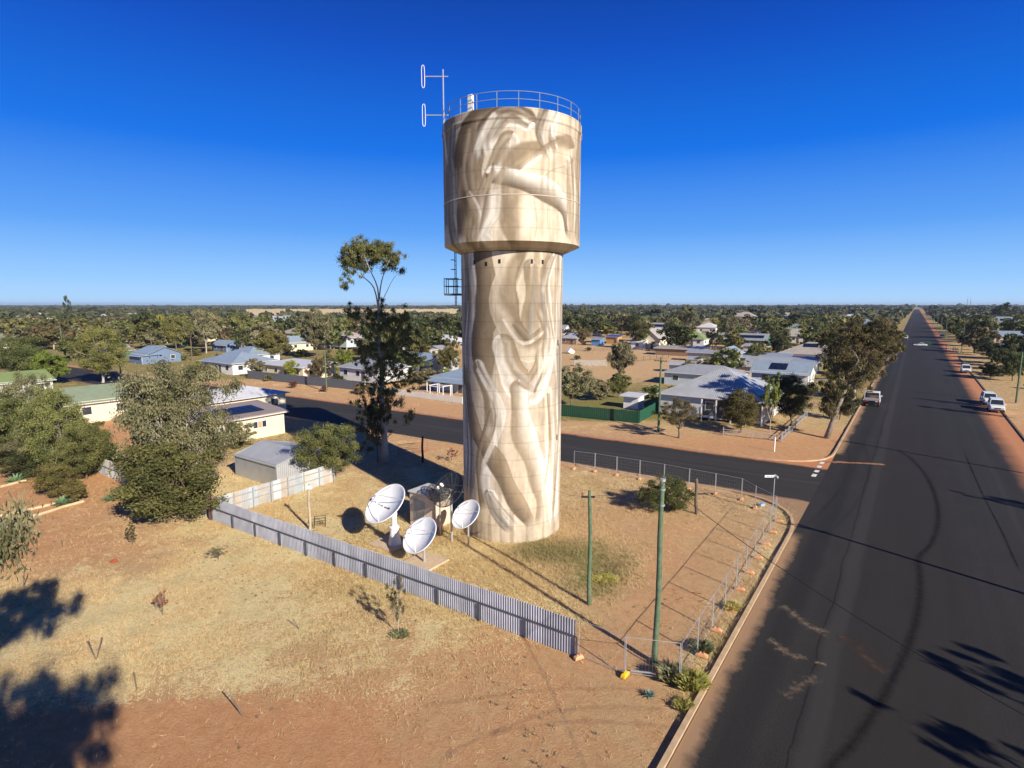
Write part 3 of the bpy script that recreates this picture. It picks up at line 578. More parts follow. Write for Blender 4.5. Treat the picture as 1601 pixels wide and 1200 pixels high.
# ------------------------------------------------------------ corrugated fences
def corr_fence(p0, p1, h, label, posts=11, period=.15, matl=None, front=1, tops=None, rails=(.55,), post_h=.55, group='corrugated iron fences round the tower yard', sheets=None):
    p0, p1 = Vector(p0), Vector(p1); L = (p1 - p0).length; rz = math.atan2((p1 - p0).y, (p1 - p0).x)
    root = empty('corrugated_fence', p0, rz, label=label, cat='fence', group=group); n = max(2, int(L / period)); V = []; F = []; k = 0; T = []
    per = [(0, -1), (.3, -1), (.5, 1), (.8, 1)]
    xs_ = [(i + a) * period for i in range(n) for a, _ in per] + [n * period]; ys_ = [b * .028 for i in range(n) for _, b in per] + [-.018]
    tint = {}
    for x, y in zip(xs_, ys_):
        sh = int(x / .76); tint.setdefault(sh, random.random()); wob = .02 * math.sin(x * .7) + .025 * (tint[sh] - .5)
        c = sheets[sh % len(sheets)] if sheets else None
        c = np.array(c if c is not None else (.44, .46, .52)) * (.82 + .3 * tint[sh])
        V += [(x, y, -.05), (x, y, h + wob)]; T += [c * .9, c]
    for i in range(len(xs_) - 1): F.append((2 * i, 2 * i + 2, 2 * i + 3, 2 * i + 1))
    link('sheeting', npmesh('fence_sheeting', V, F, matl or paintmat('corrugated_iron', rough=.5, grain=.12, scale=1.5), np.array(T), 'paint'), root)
    for r in rails:
        mb = MB(); mb.box((L / 2, -.07 * front, h * r), (L, .05, .06)); mb.build('rail', M_DARKSTEEL if not sheets else M_STEEL, root)
    for i in range(posts):
        mb = MB(); mb.box((L * i / (posts - 1) if posts > 1 else 0, -.10 * front, h * post_h / 2 - .03), (.065, .09, h * post_h)); mb.build('post', M_DARKSTEEL if not sheets else M_STEEL, root)
    return root
FA = G(333, 812); FB = G(902, 1025)
corr_fence(FA, FB, 1.85, 'long grey corrugated iron fence with dark posts in front of the water tower yard', posts=12)
FC = G(521, 752)
OLD = [(.42, .42, .42), (.40, .44, .47), (.46, .41, .36), (.44, .45, .46), (.36, .41, .45), (.48, .46, .42)]
corr_fence(FA + E1 * .1, FC, 1.75, 'patchwork pale corrugated iron side fence from the corner post to the round green tree', posts=8, front=1, rails=(.45, .8), post_h=1.0, sheets=OLD)
for p in ((333, 812),):
    mb = MB(); q = G(*p) - Vector((.25, -.1, 0)); mb.box((q.x, q.y, 1.0), (.22, .22, 2.1), .3); mb.build('gate_post', mat('rusty_timber', (.10, .05, .04), .9, .3, 3, .4), label='dark rusty square corner post where the two corrugated iron fences meet', cat='post')
corr_fence(G(141, 733), G(331, 806) - Vector((.4, 0, 0)), 1.7, 'weathered corrugated iron fence behind the dark green wattle bush, showing left of it', posts=6, sheets=OLD)

# ------------------------------------------------------------ temporary mesh fence with block feet
def panel_mesh(L):
    mb = MB(); h = 1.95; mb.tube([(0, 0, .08), (0, 0, h)], .019, 6); mb.tube([(L, 0, .08), (L, 0, h)], .019, 6); mb.tube([(0, 0, .15), (L, 0, .15)], .013, 6); mb.tube([(0, 0, h - .03), (L, 0, h - .03)], .013, 6)
    wr = MB()
    for i in range(1, int(L / .15)):
        x = i * .15; wr.add([(x - .002, 0, .15), (x + .002, 0, .15), (x + .002, 0, h - .04), (x - .002, 0, h - .04)], [(0, 1, 2, 3)])
    for z in np.arange(.35, h - .1, .3): wr.tube([(.02, 0, z), (L - .02, 0, z)], .002, 3, False)
    return mb, wr
mb, wr = panel_mesh(1.0)
PM, PW = mb.mesh('panel_frame', M_STEEL), wr.mesh('panel_wires', M_STEEL)
def add_panel(a, b_, label):
    a, b_ = Vector(a), Vector(b_); L = (b_ - a).length; r = empty('mesh_fence_panel', a, math.atan2((b_ - a).y, (b_ - a).x), label=label, cat='fence panel', group='temporary mesh fence panels round the tower yard')
    mb, wr = panel_mesh(L - .06); mb.build('frame', M_STEEL, r); wr.build('mesh_infill', M_STEEL, r); return r
blk = MB(); blk.loft([[(-.27, -.11, 0), (.27, -.11, 0), (.27, .11, 0), (-.27, .11, 0)], [(-.25, -.10, .11), (.25, -.10, .11), (.25, .10, .11), (-.25, .10, .11)], [(-.15, -.07, .17), (.15, -.07, .17), (.15, .07, .17), (-.15, .07, .17)]]); [blk.tube([(q, 0, .16), (q, 0, .22)], .035, 6) for q in (-.09, .09)]
BLK = blk.mesh('fence_block', M_ORANGE)
def add_block(p, rz, label, yellow=False):
    o = bpy.data.objects.new('fence_block', BLK if not yellow else blk.mesh('yellow_block', M_YELLOW)); COL.objects.link(o); o.location = p; o.rotation_euler = (0, 0, rz)
    return tag(o, label, 'fence foot', 'plastic block feet of the temporary fence')
far_px = [(897, 733), (930, 737), (964, 743), (1000, 749), (1038, 756), (1077, 764), (1118, 772), (1159, 781), (1180, 794), (1212, 812)]
ORD = ['first', 'second', 'third', 'fourth', 'fifth', 'sixth', 'seventh', 'eighth', 'ninth', 'tenth', 'eleventh', 'twelfth']
for i in range(len(far_px) - 1):
    add_panel(G(*far_px[i]), G(*far_px[i + 1]), f'{ORD[i]} clear mesh fence panel from the tower along the side street')
for i, p in enumerate(far_px[:-1]): add_block(G(*p) + Vector((0, 0, -.02)), GRID + 1.57, f'orange fence block on the side street, {ORD[i]} from the tower')
c0, c1 = G(1063, 1067), G(1213, 814); nP = 9
for i in range(nP):
    add_panel(c0.lerp(c1, i / nP), c0.lerp(c1, (i + 1) / nP), f'{ORD[i]} mesh fence panel along the main road counted from the near corner bush')
for i in range(1, nP + 1):
    add_block(c0.lerp(c1, (i - .03) / nP) + ER * .25, GRID, f'orange fence block on the main road verge, {ORD[i - 1]} from the near corner')
e0, e1 = G(904, 1026), G(977, 1056)
add_panel(e0, e1, 'mesh panel beside the end of the long grey corrugated fence'); add_panel(e1, c0, 'mesh panel between the yellow block and the near corner bush')
add_block(e0 - Vector((0, .15, 0)), .5, 'orange block at the end of the long grey corrugated fence'); add_block(e1, .9, 'bright yellow block foot in front of the tall green pole', True)
for (u, y) in ((1200, 770), (1197, 800)): pass
mb = MB(); q = G(1190, 790); mb.box((q.x, q.y, .09), (.5, .34, .18), .4); mb.box((q.x + .1, q.y, .2), (.3, .2, .06), .9); mb.build('rubbish_bag', mat('blue_plastic', (.30, .42, .62), .5, .2, 8), label='crumpled pale blue litter beside the mesh fence near the street corner', cat='litter')
mb = MB(); q0 = G(985, 1052); q1 = G(1040, 1062); mb.tube([q0 + Vector((0, 0, .12)), q1 + Vector((0, 0, .25))], .04, 6); mb.tube([q1 + Vector((0, 0, .25)), q1 + Vector((.15, .2, .45))], .07, 6)
mb.build('steel_brace', M_STEEL, label='fallen galvanised pipe lying beside the yellow block', cat='pipe')

# ------------------------------------------------------------ poles in the yard
def timber_pole(u, yb, yt, r, m, label, u_top=None, cross=False, name='timber_pole', cap=False):
    b = G(u, yb); h = ztop(u, yb, yt); top = Vector((0, 0, h))
    if u_top is not None:
        d = b.y * CP + (HC - h) * SP; top.x = (u_top - 800) / FPX * d - b.x
    r_ = empty(name, b, 0, label=label, cat='pole')
    pts = [Vector((0, 0, -.2)).lerp(top, t) + Vector((.03 * math.sin(t * 7 + u), 0, 0)) * (t > 0) for t in np.linspace(0, 1, 14)]
    mb = MB(); mb.tube(pts, [r * (1 - .25 * i / 13) * (1 + .05 * math.sin(i * 2.3)) for i in range(14)], 12); mb.build('pole_shaft', m, r_, smooth=True)
    if cap: MB().tube([top, top + Vector((0, 0, .12))], r * .85, 10).build('metal_cap', M_STEEL, r_)
    if cross:
        mb = MB(); mb.box(top + Vector((-.1, 0, -.35)), (.75, .09, .1)); mb.build('cross_arm', M_DARKTIMBER, r_)
        mb = MB(); mb.lathe([(.02, 0), (.07, .03), (.05, .1), (.08, .14), (.03, .2)], 10, Matrix.Translation(top + Vector((-.42, 0, -.3)))); mb.build('insulator', mat('porcelain', (.25, .12, .08), .3, .1, 5), r_)
    return b + top
T1 = timber_pole(1023, 1035, 752, .145, M_GREENPOLE, 'tallest green treated timber pole, nearest the camera by the road fence', 1036, cap=True)
for q_, z_ in ((.0, .35), (.0, 1.1)): MB().tube([T1 - Vector((0, 0, z_)), T1 - Vector((0, 0, z_ + .07))], .135, 10).build('steel_band', M_STEEL, label='steel band clamped near the top of the tallest green pole, ' + ('upper' if z_ < 1 else 'lower'), cat='clamp')
T2 = timber_pole(921, 944, 767, .125, M_GREENPOLE, 'shorter green timber pole with a small cross arm, left of the tallest green pole', 922, cross=True)
T3 = timber_pole(1089, 803, 748, .16, M_OLDTIMBER, 'short dark weathered post beside the low green bush in the yard', 1088, name='stump_post')
T4 = timber_pole(484, 826, 757, .11, mat('pale_post', (.42, .36, .26), .9, .2, 3, .3), 'pale post carrying a small sign inside the left end of the fenced yard', 482)
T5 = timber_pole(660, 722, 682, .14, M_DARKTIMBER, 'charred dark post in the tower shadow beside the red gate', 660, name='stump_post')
mb = MB(); mb.box(T4 + Vector((.1, -.12, -.2)), (.42, .04, .3)); mb.build('small_sign', mat('pale_blue_sign', (.55, .70, .74), .5, .1, 5), label='small blank pale blue plate fixed on top of the pale post', cat='sign')
T6 = timber_pole(706, 843, 757, .07, M_STEEL, 'tall slim galvanised pipe that carries the big mesh dish', 706, name='dish_pole') if False else None
def wire(a, b_, sag, label, r=.012, g=None):
    a, b_ = Vector(a), Vector(b_); P = [a.lerp(b_, t) - Vector((0, 0, sag * 4 * t * (1 - t))) for t in np.linspace(0, 1, 17)]
    return MB().tube(P, r, 4, False).build('overhead_wire', M_WIRE, label=label, cat='wire', group=g)
wire(T1, (.88 * HC, -.06 * HC, 9.8), 1.3, 'black overhead wire from the tallest green pole across the main road')
wire(T1 - Vector((0, 0, .15)), T2 - Vector((0, 0, .3)), .15, 'short black wire slung between the two green poles', .009)
wire(T2 - Vector((0, 0, .3)), Vector((2.6, TY - 2.7, 4.0)), .3, 'thin black wire from the shorter green pole to the tower shaft', .008)
# street sign
b = G(1207, 803); h = ztop(1207, 803, 742); r_ = empty('street_sign', b, 0, label='street name sign on a thin post at the street corner', cat='street sign')
MB().tube([(0, 0, 0), (0, 0, h)], .035, 8).build('post', M_STEEL, r_)
sgn = MB().box((-.38, 0, h - .12), (.86, .03, .19)).build('sign_blade', mat('sign_white', (.78, .80, .82), .4, .04, 3), r_); MB().box((.12, 0, h - .12), (.05, .6, .17)).build('sign_blade', MATS['sign_white'], r_)
mb = MB()
for k, (x, w_) in enumerate(((-.70, .05), (-.62, .04), (-.55, .06), (-.46, .05), (-.38, .04), (-.28, .06), (-.2, .04), (-.12, .05))): mb.box((x, -.018, h - .12), (w_ * .8, .004, .10 if k % 2 else .08))
mb.build('lettering', mat('sign_blue', (.02, .06, .30), .5, .1, 3), sgn)
# white guide post across the side street
b = G(1210, 705); MB().box((b.x, b.y, .8), (.10, .10, 1.75), .3).build('guide_post', M_WHITE, label='slim white post on the far verge of the side street', cat='post')

# ------------------------------------------------------------ satellite dishes
M_DISH = mat('dish_white', (.78, .79, .80), .4, .06, 1.6, dirt=.08); M_DMESH = mat('dish_mesh_black', (.035, .035, .04), .5, .2, 5)
def dish_frame(az, el):
    """z axis of the dish points to azimuth az (clockwise from +Y), elevation el"""
    d = Vector((math.sin(az) * math.cos(el), math.cos(az) * math.cos(el), math.sin(el))); return d.to_track_quat('Z', 'Y').to_matrix().to_4x4()
def dish(u, yb, uc, yc, R, az, el, label, pad=None, pedestal=False, mesh=False, legs=4, base=None):
    b = base if base is not None else G(u, yb); h = ztop(u, yb, yc); d = b.y * CP + (HC - h) * SP; cx = (uc - 800) / FPX * d - b.x
    root = empty('satellite_dish', b, 0, label=label, cat='satellite dish', group='satellite dishes beside the tower')
    M = Matrix.Translation((cx, 0, h)) @ dish_frame(az, el); dep = R * .30; n = 40
    prof = [(R * t, dep * t * t - dep) for t in np.linspace(.02, 1, 12)]
    if not mesh:
        mb = MB(); mb.lathe(prof + [(R * 1.025, -.0), (R * 1.025, -.06)] + [(R * t * .99, dep * t * t - dep - .05) for t in np.linspace(.98, .02, 10)], n, M); mb.build('reflector', M_DISH, root, smooth=True)
    else:
        mb = MB(); mb.tube([M @ Vector((R * math.cos(t), R * math.sin(t), 0)) for t in np.linspace(0, 2 * math.pi, 41)], .035, 6, False)
        for k in range(16):
            a = 2 * math.pi * k / 16; mb.tube([M @ Vector((r * math.cos(a), r * math.sin(a), z)) for r, z in prof[::3] + [prof[-1]]], .02, 4, False)
        mb.build('rim_and_ribs', M_DMESH, root); mb = MB()
        for t in np.linspace(.06, .98, 26):
            mb.tube([M @ Vector((R * t * math.cos(a), R * t * math.sin(a), dep * t * t - dep)) for a in np.linspace(0, 2 * math.pi, 41)], .009, 3, False)
        for k in range(96):
            a = 2 * math.pi * k / 96; mb.tube([M @ Vector((R * t * math.cos(a), R * t * math.sin(a), dep * t * t - dep)) for t in (.35, .6, .8, 1)], .006, 3, False)
        mb.build('mesh_reflector', M_DMESH, root)
    fz = R * .62; mb = MB(); mm = M_DMESH if mesh else M_STEEL
    for k in range(legs):
        a = 2 * math.pi * k / legs + .5; mb.tube([M @ Vector((R * .93 * math.cos(a), R * .93 * math.sin(a), -.05)), M @ Vector((0, 0, fz))], .018 if R < 1.5 else .026, 5)
    mb.build('feed_struts', mm, root)
    mb = MB(); mb.lathe([(.02, fz - .22), (.10, fz - .2), (.12, fz - .05), (.08, fz + .1), (.02, fz + .12)], 12, M); mb.build('feed_horn', M_WHITE if not mesh else M_WHITE, root)
    c = Vector((cx, 0, h)); back = M @ Vector((0, 0, -dep - .1))
    if pedestal:
        mb = MB(); mb.lathe([(.55, .05), (.48, .1), (.33, .9), (.30, 1.3), (.36, 1.32), (.36, 1.42), (.20, 1.44), (.18, h - .9), (.22, h - .88), (.22, h - .7)], 20, Matrix.Identity(4), True); mb.build('pedestal', M_DISH, root, smooth=False)
        mb = MB(); mb.tube([(0, 0, h - .75), back], .16, 8); mb.box((back + Vector((0, 0, h - .75))) / 2 + Vector((.0, .0, -.0)), (.3, .3, .45), .5); mb.tube([(0, 0, h - 1.1), M @ Vector((0, -R * .5, -dep * .8))], .05, 6); mb.build('mount', M_STEEL, root)
    else:
        top = back + Vector((0, 0, -.15)); mb = MB(); mb.tube([(0, 0, -.05), (0, 0, max(.4, top.z))], .065 if R < 1.3 else .085, 10); mb.build('mast', M_STEEL, root)
        mb = MB(); mb.tube([(0, 0, max(.4, top.z) - .05), back], .07, 8); mb.tube([(0, 0, top.z - .3), M @ Vector((0, -R * .4, -dep * .85))], .03, 6); mb.build('mount', M_STEEL, root)
    if pad:
        mb = MB(); mb.box((pad[2], pad[3], .03), (pad[0], pad[1], .16), GRID); p_ = mb.build('concrete_pad', M_PAD, root, bevel=.02)
    return root, M
AZ = D2R(-38); 
# all white dishes look up and to the left of the camera's back (north-west sky)
big, Mbig = dish(617, 852, 601, 786, 1.62, D2R(225), D2R(50), 'largest white satellite dish on a flared white pedestal', pad=(2.5, 2.3, -.25, .35), pedestal=True)
dish(663, 880, 655, 836, 1.30, D2R(225), D2R(46), 'middle-sized white satellite dish nearest the corrugated fence on a square pad', pad=(2.3, 2.0, .1, .25))
dish(732, 853, 727, 803, 1.14, D2R(228), D2R(46), 'smallest white satellite dish standing right beside the tower base')
dish(706, 845, 700, 765, 1.35, D2R(222), D2R(40), 'large black mesh satellite dish on a tall pipe beside the tower', mesh=True)
dish(688, 836, 684, 769, .86, D2R(170), D2R(55), 'small black mesh satellite dish in front of the equipment hut', mesh=True)
def on_dish(M, R, u, y):
    v = (y - 600) / FPX; d = Vector(((u - 800) / FPX, CP - v * SP, -(SP + v * CP))); Mw = Matrix.Translation(big.location) @ M; Mi = Mw.inverted(); o_ = Mi @ Vector((0, 0, HC)); dd = Mi.to_3x3() @ d
    t = (-R * .17 - o_.z) / dd.z; q = o_ + dd * t; r2 = (q.x ** 2 + q.y ** 2) / R ** 2; return Vector((q.x, q.y, R * .30 * r2 - R * .30 + .02))
a_, b_ = on_dish(Mbig, 1.62, 587, 786), on_dish(Mbig, 1.62, 606, 793); mb = MB(); dr = (b_ - a_); ang = math.atan2(dr.y, dr.x)
for k in range(12):
    if k == 6: continue
    p = a_.lerp(b_, (k + .5) / 12); r2 = (p.x ** 2 + p.y ** 2) / 1.62 ** 2; p.z = 1.62 * .30 * (r2 - 1) + .012; mb.box(Mbig @ p, (dr.length / 12 * .7, .10 if k % 3 else .075, .012), M=Mbig.to_3x3() @ Matrix.Rotation(ang, 3, 'Z'))
mb.build('lettering', M_BLACK, big)
c_ = on_dish(Mbig, 1.62, 583, 784); c_.z = 1.62 * .3 * ((c_.x ** 2 + c_.y ** 2) / 1.62 ** 2 - 1) + .015; MB().box(Mbig @ c_, (.24, .17, .012), M=Mbig.to_3x3() @ Matrix.Rotation(ang, 3, 'Z')).build('blue_emblem', MATS['sign_blue'], big)
# equipment hut
hb = G(672, 822); hut = empty('equipment_hut', hb + Vector((0, .6, 0)), GRID, label='small pale equipment hut behind the satellite dishes', cat='hut')
MB().box((0, 0, 1.3), (2.5, 2.1, 2.6)).build('hut_wall', mat('hut_panel', (.62, .52, .42), .7, .08, 2, dirt=.2), hut, bevel=.03)
MB().box((0, 0, 2.66), (2.7, 2.3, .12)).build('hut_roof', mat('hut_roof_sheet', (.52, .52, .48), .6, .1, 2), hut, bevel=.02)
MB().box((-.2, -1.07, 1.1), (1.1, .04, 2.05)).build('door', mat('hut_door', (.34, .36, .34), .5, .1, 2), hut); MB().box((.2, -1.1, 1.1), (.06, .05, .16)).build('handle', M_STEEL, hut.children[-1])
MB().box((1.27, .2, 1.2), (.05, .9, 1.9)).build('side_panel', mat('hut_side', (.66, .55, .44), .6, .1, 2), hut)
mb = MB(); mb.tube([(1.35, 1.2, 2.5), (3.0, 2.2, 2.5)], .06, 8); mb.build('cable_tray', M_WHITE, hut)
# metal frame by the post
q = G(500, 822); mb = MB()
for (x, y_) in ((-.4, -.25), (.4, -.25), (-.4, .25), (.4, .25)): mb.tube([(x, y_, 0), (x, y_, .75)], .025, 5)
for z in (.3, .72):
    mb.tube([(-.4, -.25, z), (.4, -.25, z), (.4, .25, z), (-.4, .25, z), (-.4, -.25, z)], .022, 5)
for x in (-.2, 0, .2): mb.tube([(x, -.25, .3), (x, .25, .3)], .018, 5)
o = mb.build('metal_frame', M_DARKTIMBER, label='small rusty metal stand beside the pale post', cat='stand'); o.location = q; o.rotation_euler = (0, 0, .3)
# red farm gate in the tower shadow
def gate(p0, p1, h, m, label):
    p0, p1 = Vector(p0), Vector(p1); L = (p1 - p0).length; r = empty('farm_gate', p0, math.atan2((p1 - p0).y, (p1 - p0).x), label=label, cat='gate')
    mb = MB(); mb.tube([(0, 0, .15), (L, 0, .15), (L, 0, h), (0, 0, h), (0, 0, .15)], .028, 6); mb.build('gate_frame', m, r); mb = MB()
    for z in np.linspace(.3, h - .15, 4): mb.tube([(0, 0, z), (L, 0, z)], .015, 5)
    mb.tube([(0, 0, .15), (L / 2, 0, h), (L, 0, .15)], .015, 5); mb.build('gate_bars', m, r); return r
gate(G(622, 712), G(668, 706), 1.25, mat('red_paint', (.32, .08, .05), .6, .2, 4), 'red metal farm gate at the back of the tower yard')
gate(G(1270, 600), G(1306, 602), 1.1, mat('cream_paint', (.62, .60, .52), .6, .1, 4), 'pale metal gate behind the white garage near the leaning gum')

# ------------------------------------------------------------ foliage
def leaves(centres, radii, per, size, droop=.0, aspect=.4, flat=.75, shell=.55, seed=0, tint_c=None):
    r = np.random.default_rng(seed); C = np.repeat(centres, per, 0); Rr = np.repeat(radii, per)[:, None]; n = len(C)
    d = r.normal(size=(n, 3)); d /= np.linalg.norm(d, axis=1)[:, None]; rad = (shell + (1 - shell) * r.random((n, 1))) * (r.random((n, 1)) ** .33)
    P = C + d * Rr * rad * np.array([1, 1, flat]) * (1 + .35 * (r.random((n, 1)) - .5))
    a = r.normal(size=(n, 3)); a[:, 2] -= droop; a /= np.linalg.norm(a, axis=1)[:, None]; nn = d * .8 + r.normal(size=(n, 3)) * .8
    b = np.cross(a, nn); b /= np.linalg.norm(b, axis=1)[:, None] + 1e-9; s = (size * (.6 + .8 * r.random((n, 1))))
    v0 = P - a * s * .5; v2 = P + a * s * .5; v1 = P + b * s * aspect * .5; v3 = P - b * s * aspect * .5
    V = np.stack([v0, v1, v2, v3], 1).reshape(-1, 3); F = np.arange(n * 4).reshape(n, 4)
    tc = np.repeat(tint_c if tint_c is not None else r.random(len(centres)), per); t0 = np.clip(tc + (r.random(n) - .5) * .5, 0, 1); t1 = (r.random(n) < .10) * r.random(n) * .9
    T = np.repeat(np.stack([t0, t1, t0], 1), 4, 0); return V, F, T
def limb_path(a, b_, r, k=5, bend=.12):
    a, b_ = np.array(a, float), np.array(b_, float); L = np.linalg.norm(b_ - a); off = r.normal(size=3) * L * bend; P = []
    for t in np.linspace(0, 1, k): P.append(a + (b_ - a) * t + off * math.sin(math.pi * t) + np.array([0, 0, -L * .08 * math.sin(math.pi * t)]))
    return P
def make_tree_data(kind, seed):
    """unit tree: height 1, crown half width about .5 (x, y); returns trunk MB and leaf arrays"""
    r = np.random.default_rng(seed); mb = MB(); S = SPEC[kind]
    n = S['clumps']; C = []; z0, z1 = S['z']; tries = 0
    sub = r.normal(size=(S['lobes'], 3)) * np.array([.25, .25, .17]); 
    while len(C) < n and tries < 8000:
        tries += 1
        p = r.uniform(-1, 1, 3)
        if np.linalg.norm(p) > 1 or np.linalg.norm(p) < S.get('hollow', .35) * r.random(): continue
        th = math.atan2(p[1], p[0]); lob = 1 + .22 * math.sin(2 * th + seed) + .16 * math.sin(3 * th + seed * 2.1) + .12 * math.sin(5 * th + p[2] * 3)
        x, y, z = p[0] * .42 * lob, p[1] * .42 * lob, (z0 + z1) / 2 + p[2] * (z1 - z0) / 2 * (.9 + .1 * math.sin(th * 2 + seed))
        if S.get('base_narrow'): k = (z - z0) / (z1 - z0); f = .55 + .6 * k if k < .6 else 1 - (k - .6) * .7; x *= f; y *= f
        if S.get('cone'): k = (z - z0) / (z1 - z0); x *= 1.15 - k; y *= 1.15 - k
        q = np.array([x, y, z])
        if C and min(np.linalg.norm((q - c) * [1, 1, 1.3]) for c in C) < S['gap']: continue
        C.append(q)
    C = np.array(C); R = S['cr'] * (.65 + .7 * r.random(len(C)))
    ts = S['lean'] if 'lean' in S else .03; top = np.array([r.normal() * ts, r.normal() * ts, z0 + (z1 - z0) * .35]); tr = S['tr']
    fork = np.array([top[0] * .4, top[1] * .4, max(.06, z0 * S.get('fork', .7))]); mb.tube(limb_path((0, 0, -.02), fork, r, 4, .05), [tr * 1.25, tr, tr * .92, tr * .85], 8)
    nl = min(S['limbs'], len(C)); seeds_ = C[r.permutation(len(C))[:nl]]; lab = np.argmin(((C[:, None] - seeds_[None]) ** 2).sum(2), 1)
    for i in range(nl):
        m = C[lab == i]
        if not len(m): continue
        cen = m.mean(0); mid = fork + (cen - fork) * .62; P = limb_path(fork, mid, r, 5, .10); mb.tube(P, [tr * .7, tr * .58, tr * .5, tr * .42, tr * .34], 6)
        for c in m: mb.tube(limb_path(mid, c, r, 4, .12), [tr * .30, tr * .2, tr * .13, tr * .06], 4, False)
    V, F, T = leaves(C, R, S['per'], S['leaf'], S.get('droop', 0), S.get('aspect', .4), S.get('flat', .75), S.get('shell', .4), seed)
    return mb, V, F, T
SPEC = {
 'gum':   dict(clumps=85, z=(.28, .97), gap=.075, cr=.095, per=150, leaf=.045, droop=1.2, aspect=.34, lobes=4, limbs=7, tr=.020, fork=.8),
 'bushy': dict(clumps=110, z=(.10, .97), gap=.07, cr=.10, per=150, leaf=.042, droop=.8, aspect=.4, lobes=4, limbs=8, tr=.020, fork=1.2, shell=.35),
 'round': dict(clumps=85, z=(.16, .97), gap=.08, cr=.105, per=160, leaf=.040, droop=.2, aspect=.45, lobes=4, limbs=7, tr=.022, fork=1.0),
 'shrub': dict(clumps=60, z=(.02, .95), gap=.09, cr=.13, per=150, leaf=.060, droop=.2, aspect=.4, lobes=4, limbs=7, tr=.020, fork=1.0, flat=.7),
 'open':  dict(clumps=46, z=(.30, .97), gap=.10, cr=.085, per=120, leaf=.045, droop=1., aspect=.34, lobes=4, limbs=7, tr=.022, fork=.7),
 'slim':  dict(clumps=46, z=(.20, .98), gap=.07, cr=.07, per=130, leaf=.045, droop=.8, aspect=.36, lobes=3, limbs=6, tr=.016, fork=1.0),
 'high': dict(clumps=75, z=(.78, .98), gap=.05, cr=.085, per=620, leaf=.0145, droop=1.2, aspect=.34, lobes=4, limbs=7, tr=.016, fork=.95, shell=.1),
 'far':   dict(clumps=34, z=(.16, .96), gap=.11, cr=.14, per=34, leaf=.11, droop=.5, aspect=.55, lobes=3, limbs=4, tr=.020, fork=1.0),
 'farslim': dict(clumps=22, z=(.2, .97), gap=.10, cr=.12, per=30, leaf=.10, droop=.5, aspect=.55, lobes=3, limbs=3, tr=.018, fork=1.),
 'twig':  dict(clumps=26, z=(.25, .97), gap=.10, cr=.10, per=55, leaf=.055, droop=.0, aspect=.4, lobes=3, limbs=6, tr=.014, fork=.5),
}
LEAF = {
 'grey':  leafmat('leaf_grey_green', (.100, .105, .050), (.270, .255, .140), (.34, .21, .10)),
 'olive': leafmat('leaf_olive', (0.086, 0.101, 0.029), (0.238, 0.228, 0.073), (0.310, 0.200, 0.073)),
 'green': leafmat('leaf_green', (0.072, 0.094, 0.031), (0.198, 0.216, 0.074), (0.288, 0.240, 0.096)),
 'dark':  leafmat('leaf_dark', (0.029, 0.042, 0.018), (0.091, 0.109, 0.041), (0.164, 0.109, 0.050)),
 'lime':  leafmat('leaf_lime', (0.119, 0.164, 0.028), (0.292, 0.329, 0.064), (0.383, 0.347, 0.073)),
 'rust':  leafmat('leaf_rust', (0.086, 0.082, 0.036), (0.218, 0.173, 0.082), (0.329, 0.173, 0.082)),
 'yellow': leafmat('leaf_yellow', (0.200, 0.182, 0.036), (0.383, 0.329, 0.064), (0.456, 0.365, 0.091)),
 'dry':   leafmat('leaf_dry', (0.146, 0.064, 0.046), (0.274, 0.137, 0.091), (0.365, 0.182, 0.091)),
}
TREEPROTO = {}
for k_ in ('gum', 'bushy', 'round', 'shrub', 'open', 'slim'):
    q_ = dict(SPEC[k_]); q_['leaf'] *= .52; q_['per'] = int(q_['per'] * 2.9); q_['cr'] *= 1.22; q_['shell'] = .15; q_['clumps'] = int(q_['clumps'] * 1.15); q_['gap'] *= .92; SPEC[k_ + '_fine'] = q_
def tree_meshes(kind, seed, leaf, bark):
    key = (kind, seed)
    if key not in TREEPROTO: mb, V, F, T = make_tree_data(kind, seed); TREEPROTO[key] = (mb, V, F, T)
    k2 = (kind, seed, leaf)
    if k2 not in TREEPROTO: mb, V, F, T = TREEPROTO[key]; TREEPROTO[k2] = npmesh('crown_' + kind, V, F, LEAF[leaf], T)
    k3 = (kind, seed, bark.name)
    if k3 not in TREEPROTO: TREEPROTO[k3] = TREEPROTO[key][0].mesh('trunk_' + kind, bark, True)
    return TREEPROTO[k3], TREEPROTO[k2]
NAMES = {'gum': 'gum_tree', 'bushy': 'gum_tree', 'round': 'shade_tree', 'shrub': 'shrub', 'open': 'gum_tree', 'slim': 'gum_tree', 'far': 'tree', 'farslim': 'tree', 'twig': 'sapling', 'high': 'gum_tree'}
for k_ in ('gum', 'bushy', 'round', 'shrub', 'open', 'slim'): NAMES[k_ + '_fine'] = NAMES[k_]
OCC = []
def tree(kind, seed, leaf, loc, h, wd, label, group=None, bark=M_BARK, name=None, lean=(0, 0), rz=None, cat=None, parts=True):
    tm, cm = tree_meshes(kind, seed, leaf, bark); nm = name or NAMES[kind]
    r = empty(nm, loc, random.random() * 6.28 if rz is None else rz, label=label, cat=cat or ('shrub' if 'shrub' in nm or 'bush' in nm else 'sapling' if nm == 'sapling' else 'tree'), group=group)
    r.rotation_euler = (lean[0], lean[1], r.rotation_euler[2])
    t = link('trunk', tm, r); c = link('crown', cm, r); t.scale = c.scale = (wd, wd, h); OCC.append((loc[0], loc[1], wd * .5)); return r
def treepx(kind, seed, leaf, u, yb, yt, wpx, label, **k):
    b = G(u, yb); h = ztop(u, yb, yt); wd = .9 * wpx / ppm(yb); return tree(kind, seed, leaf, b, h, wd, label, **k)
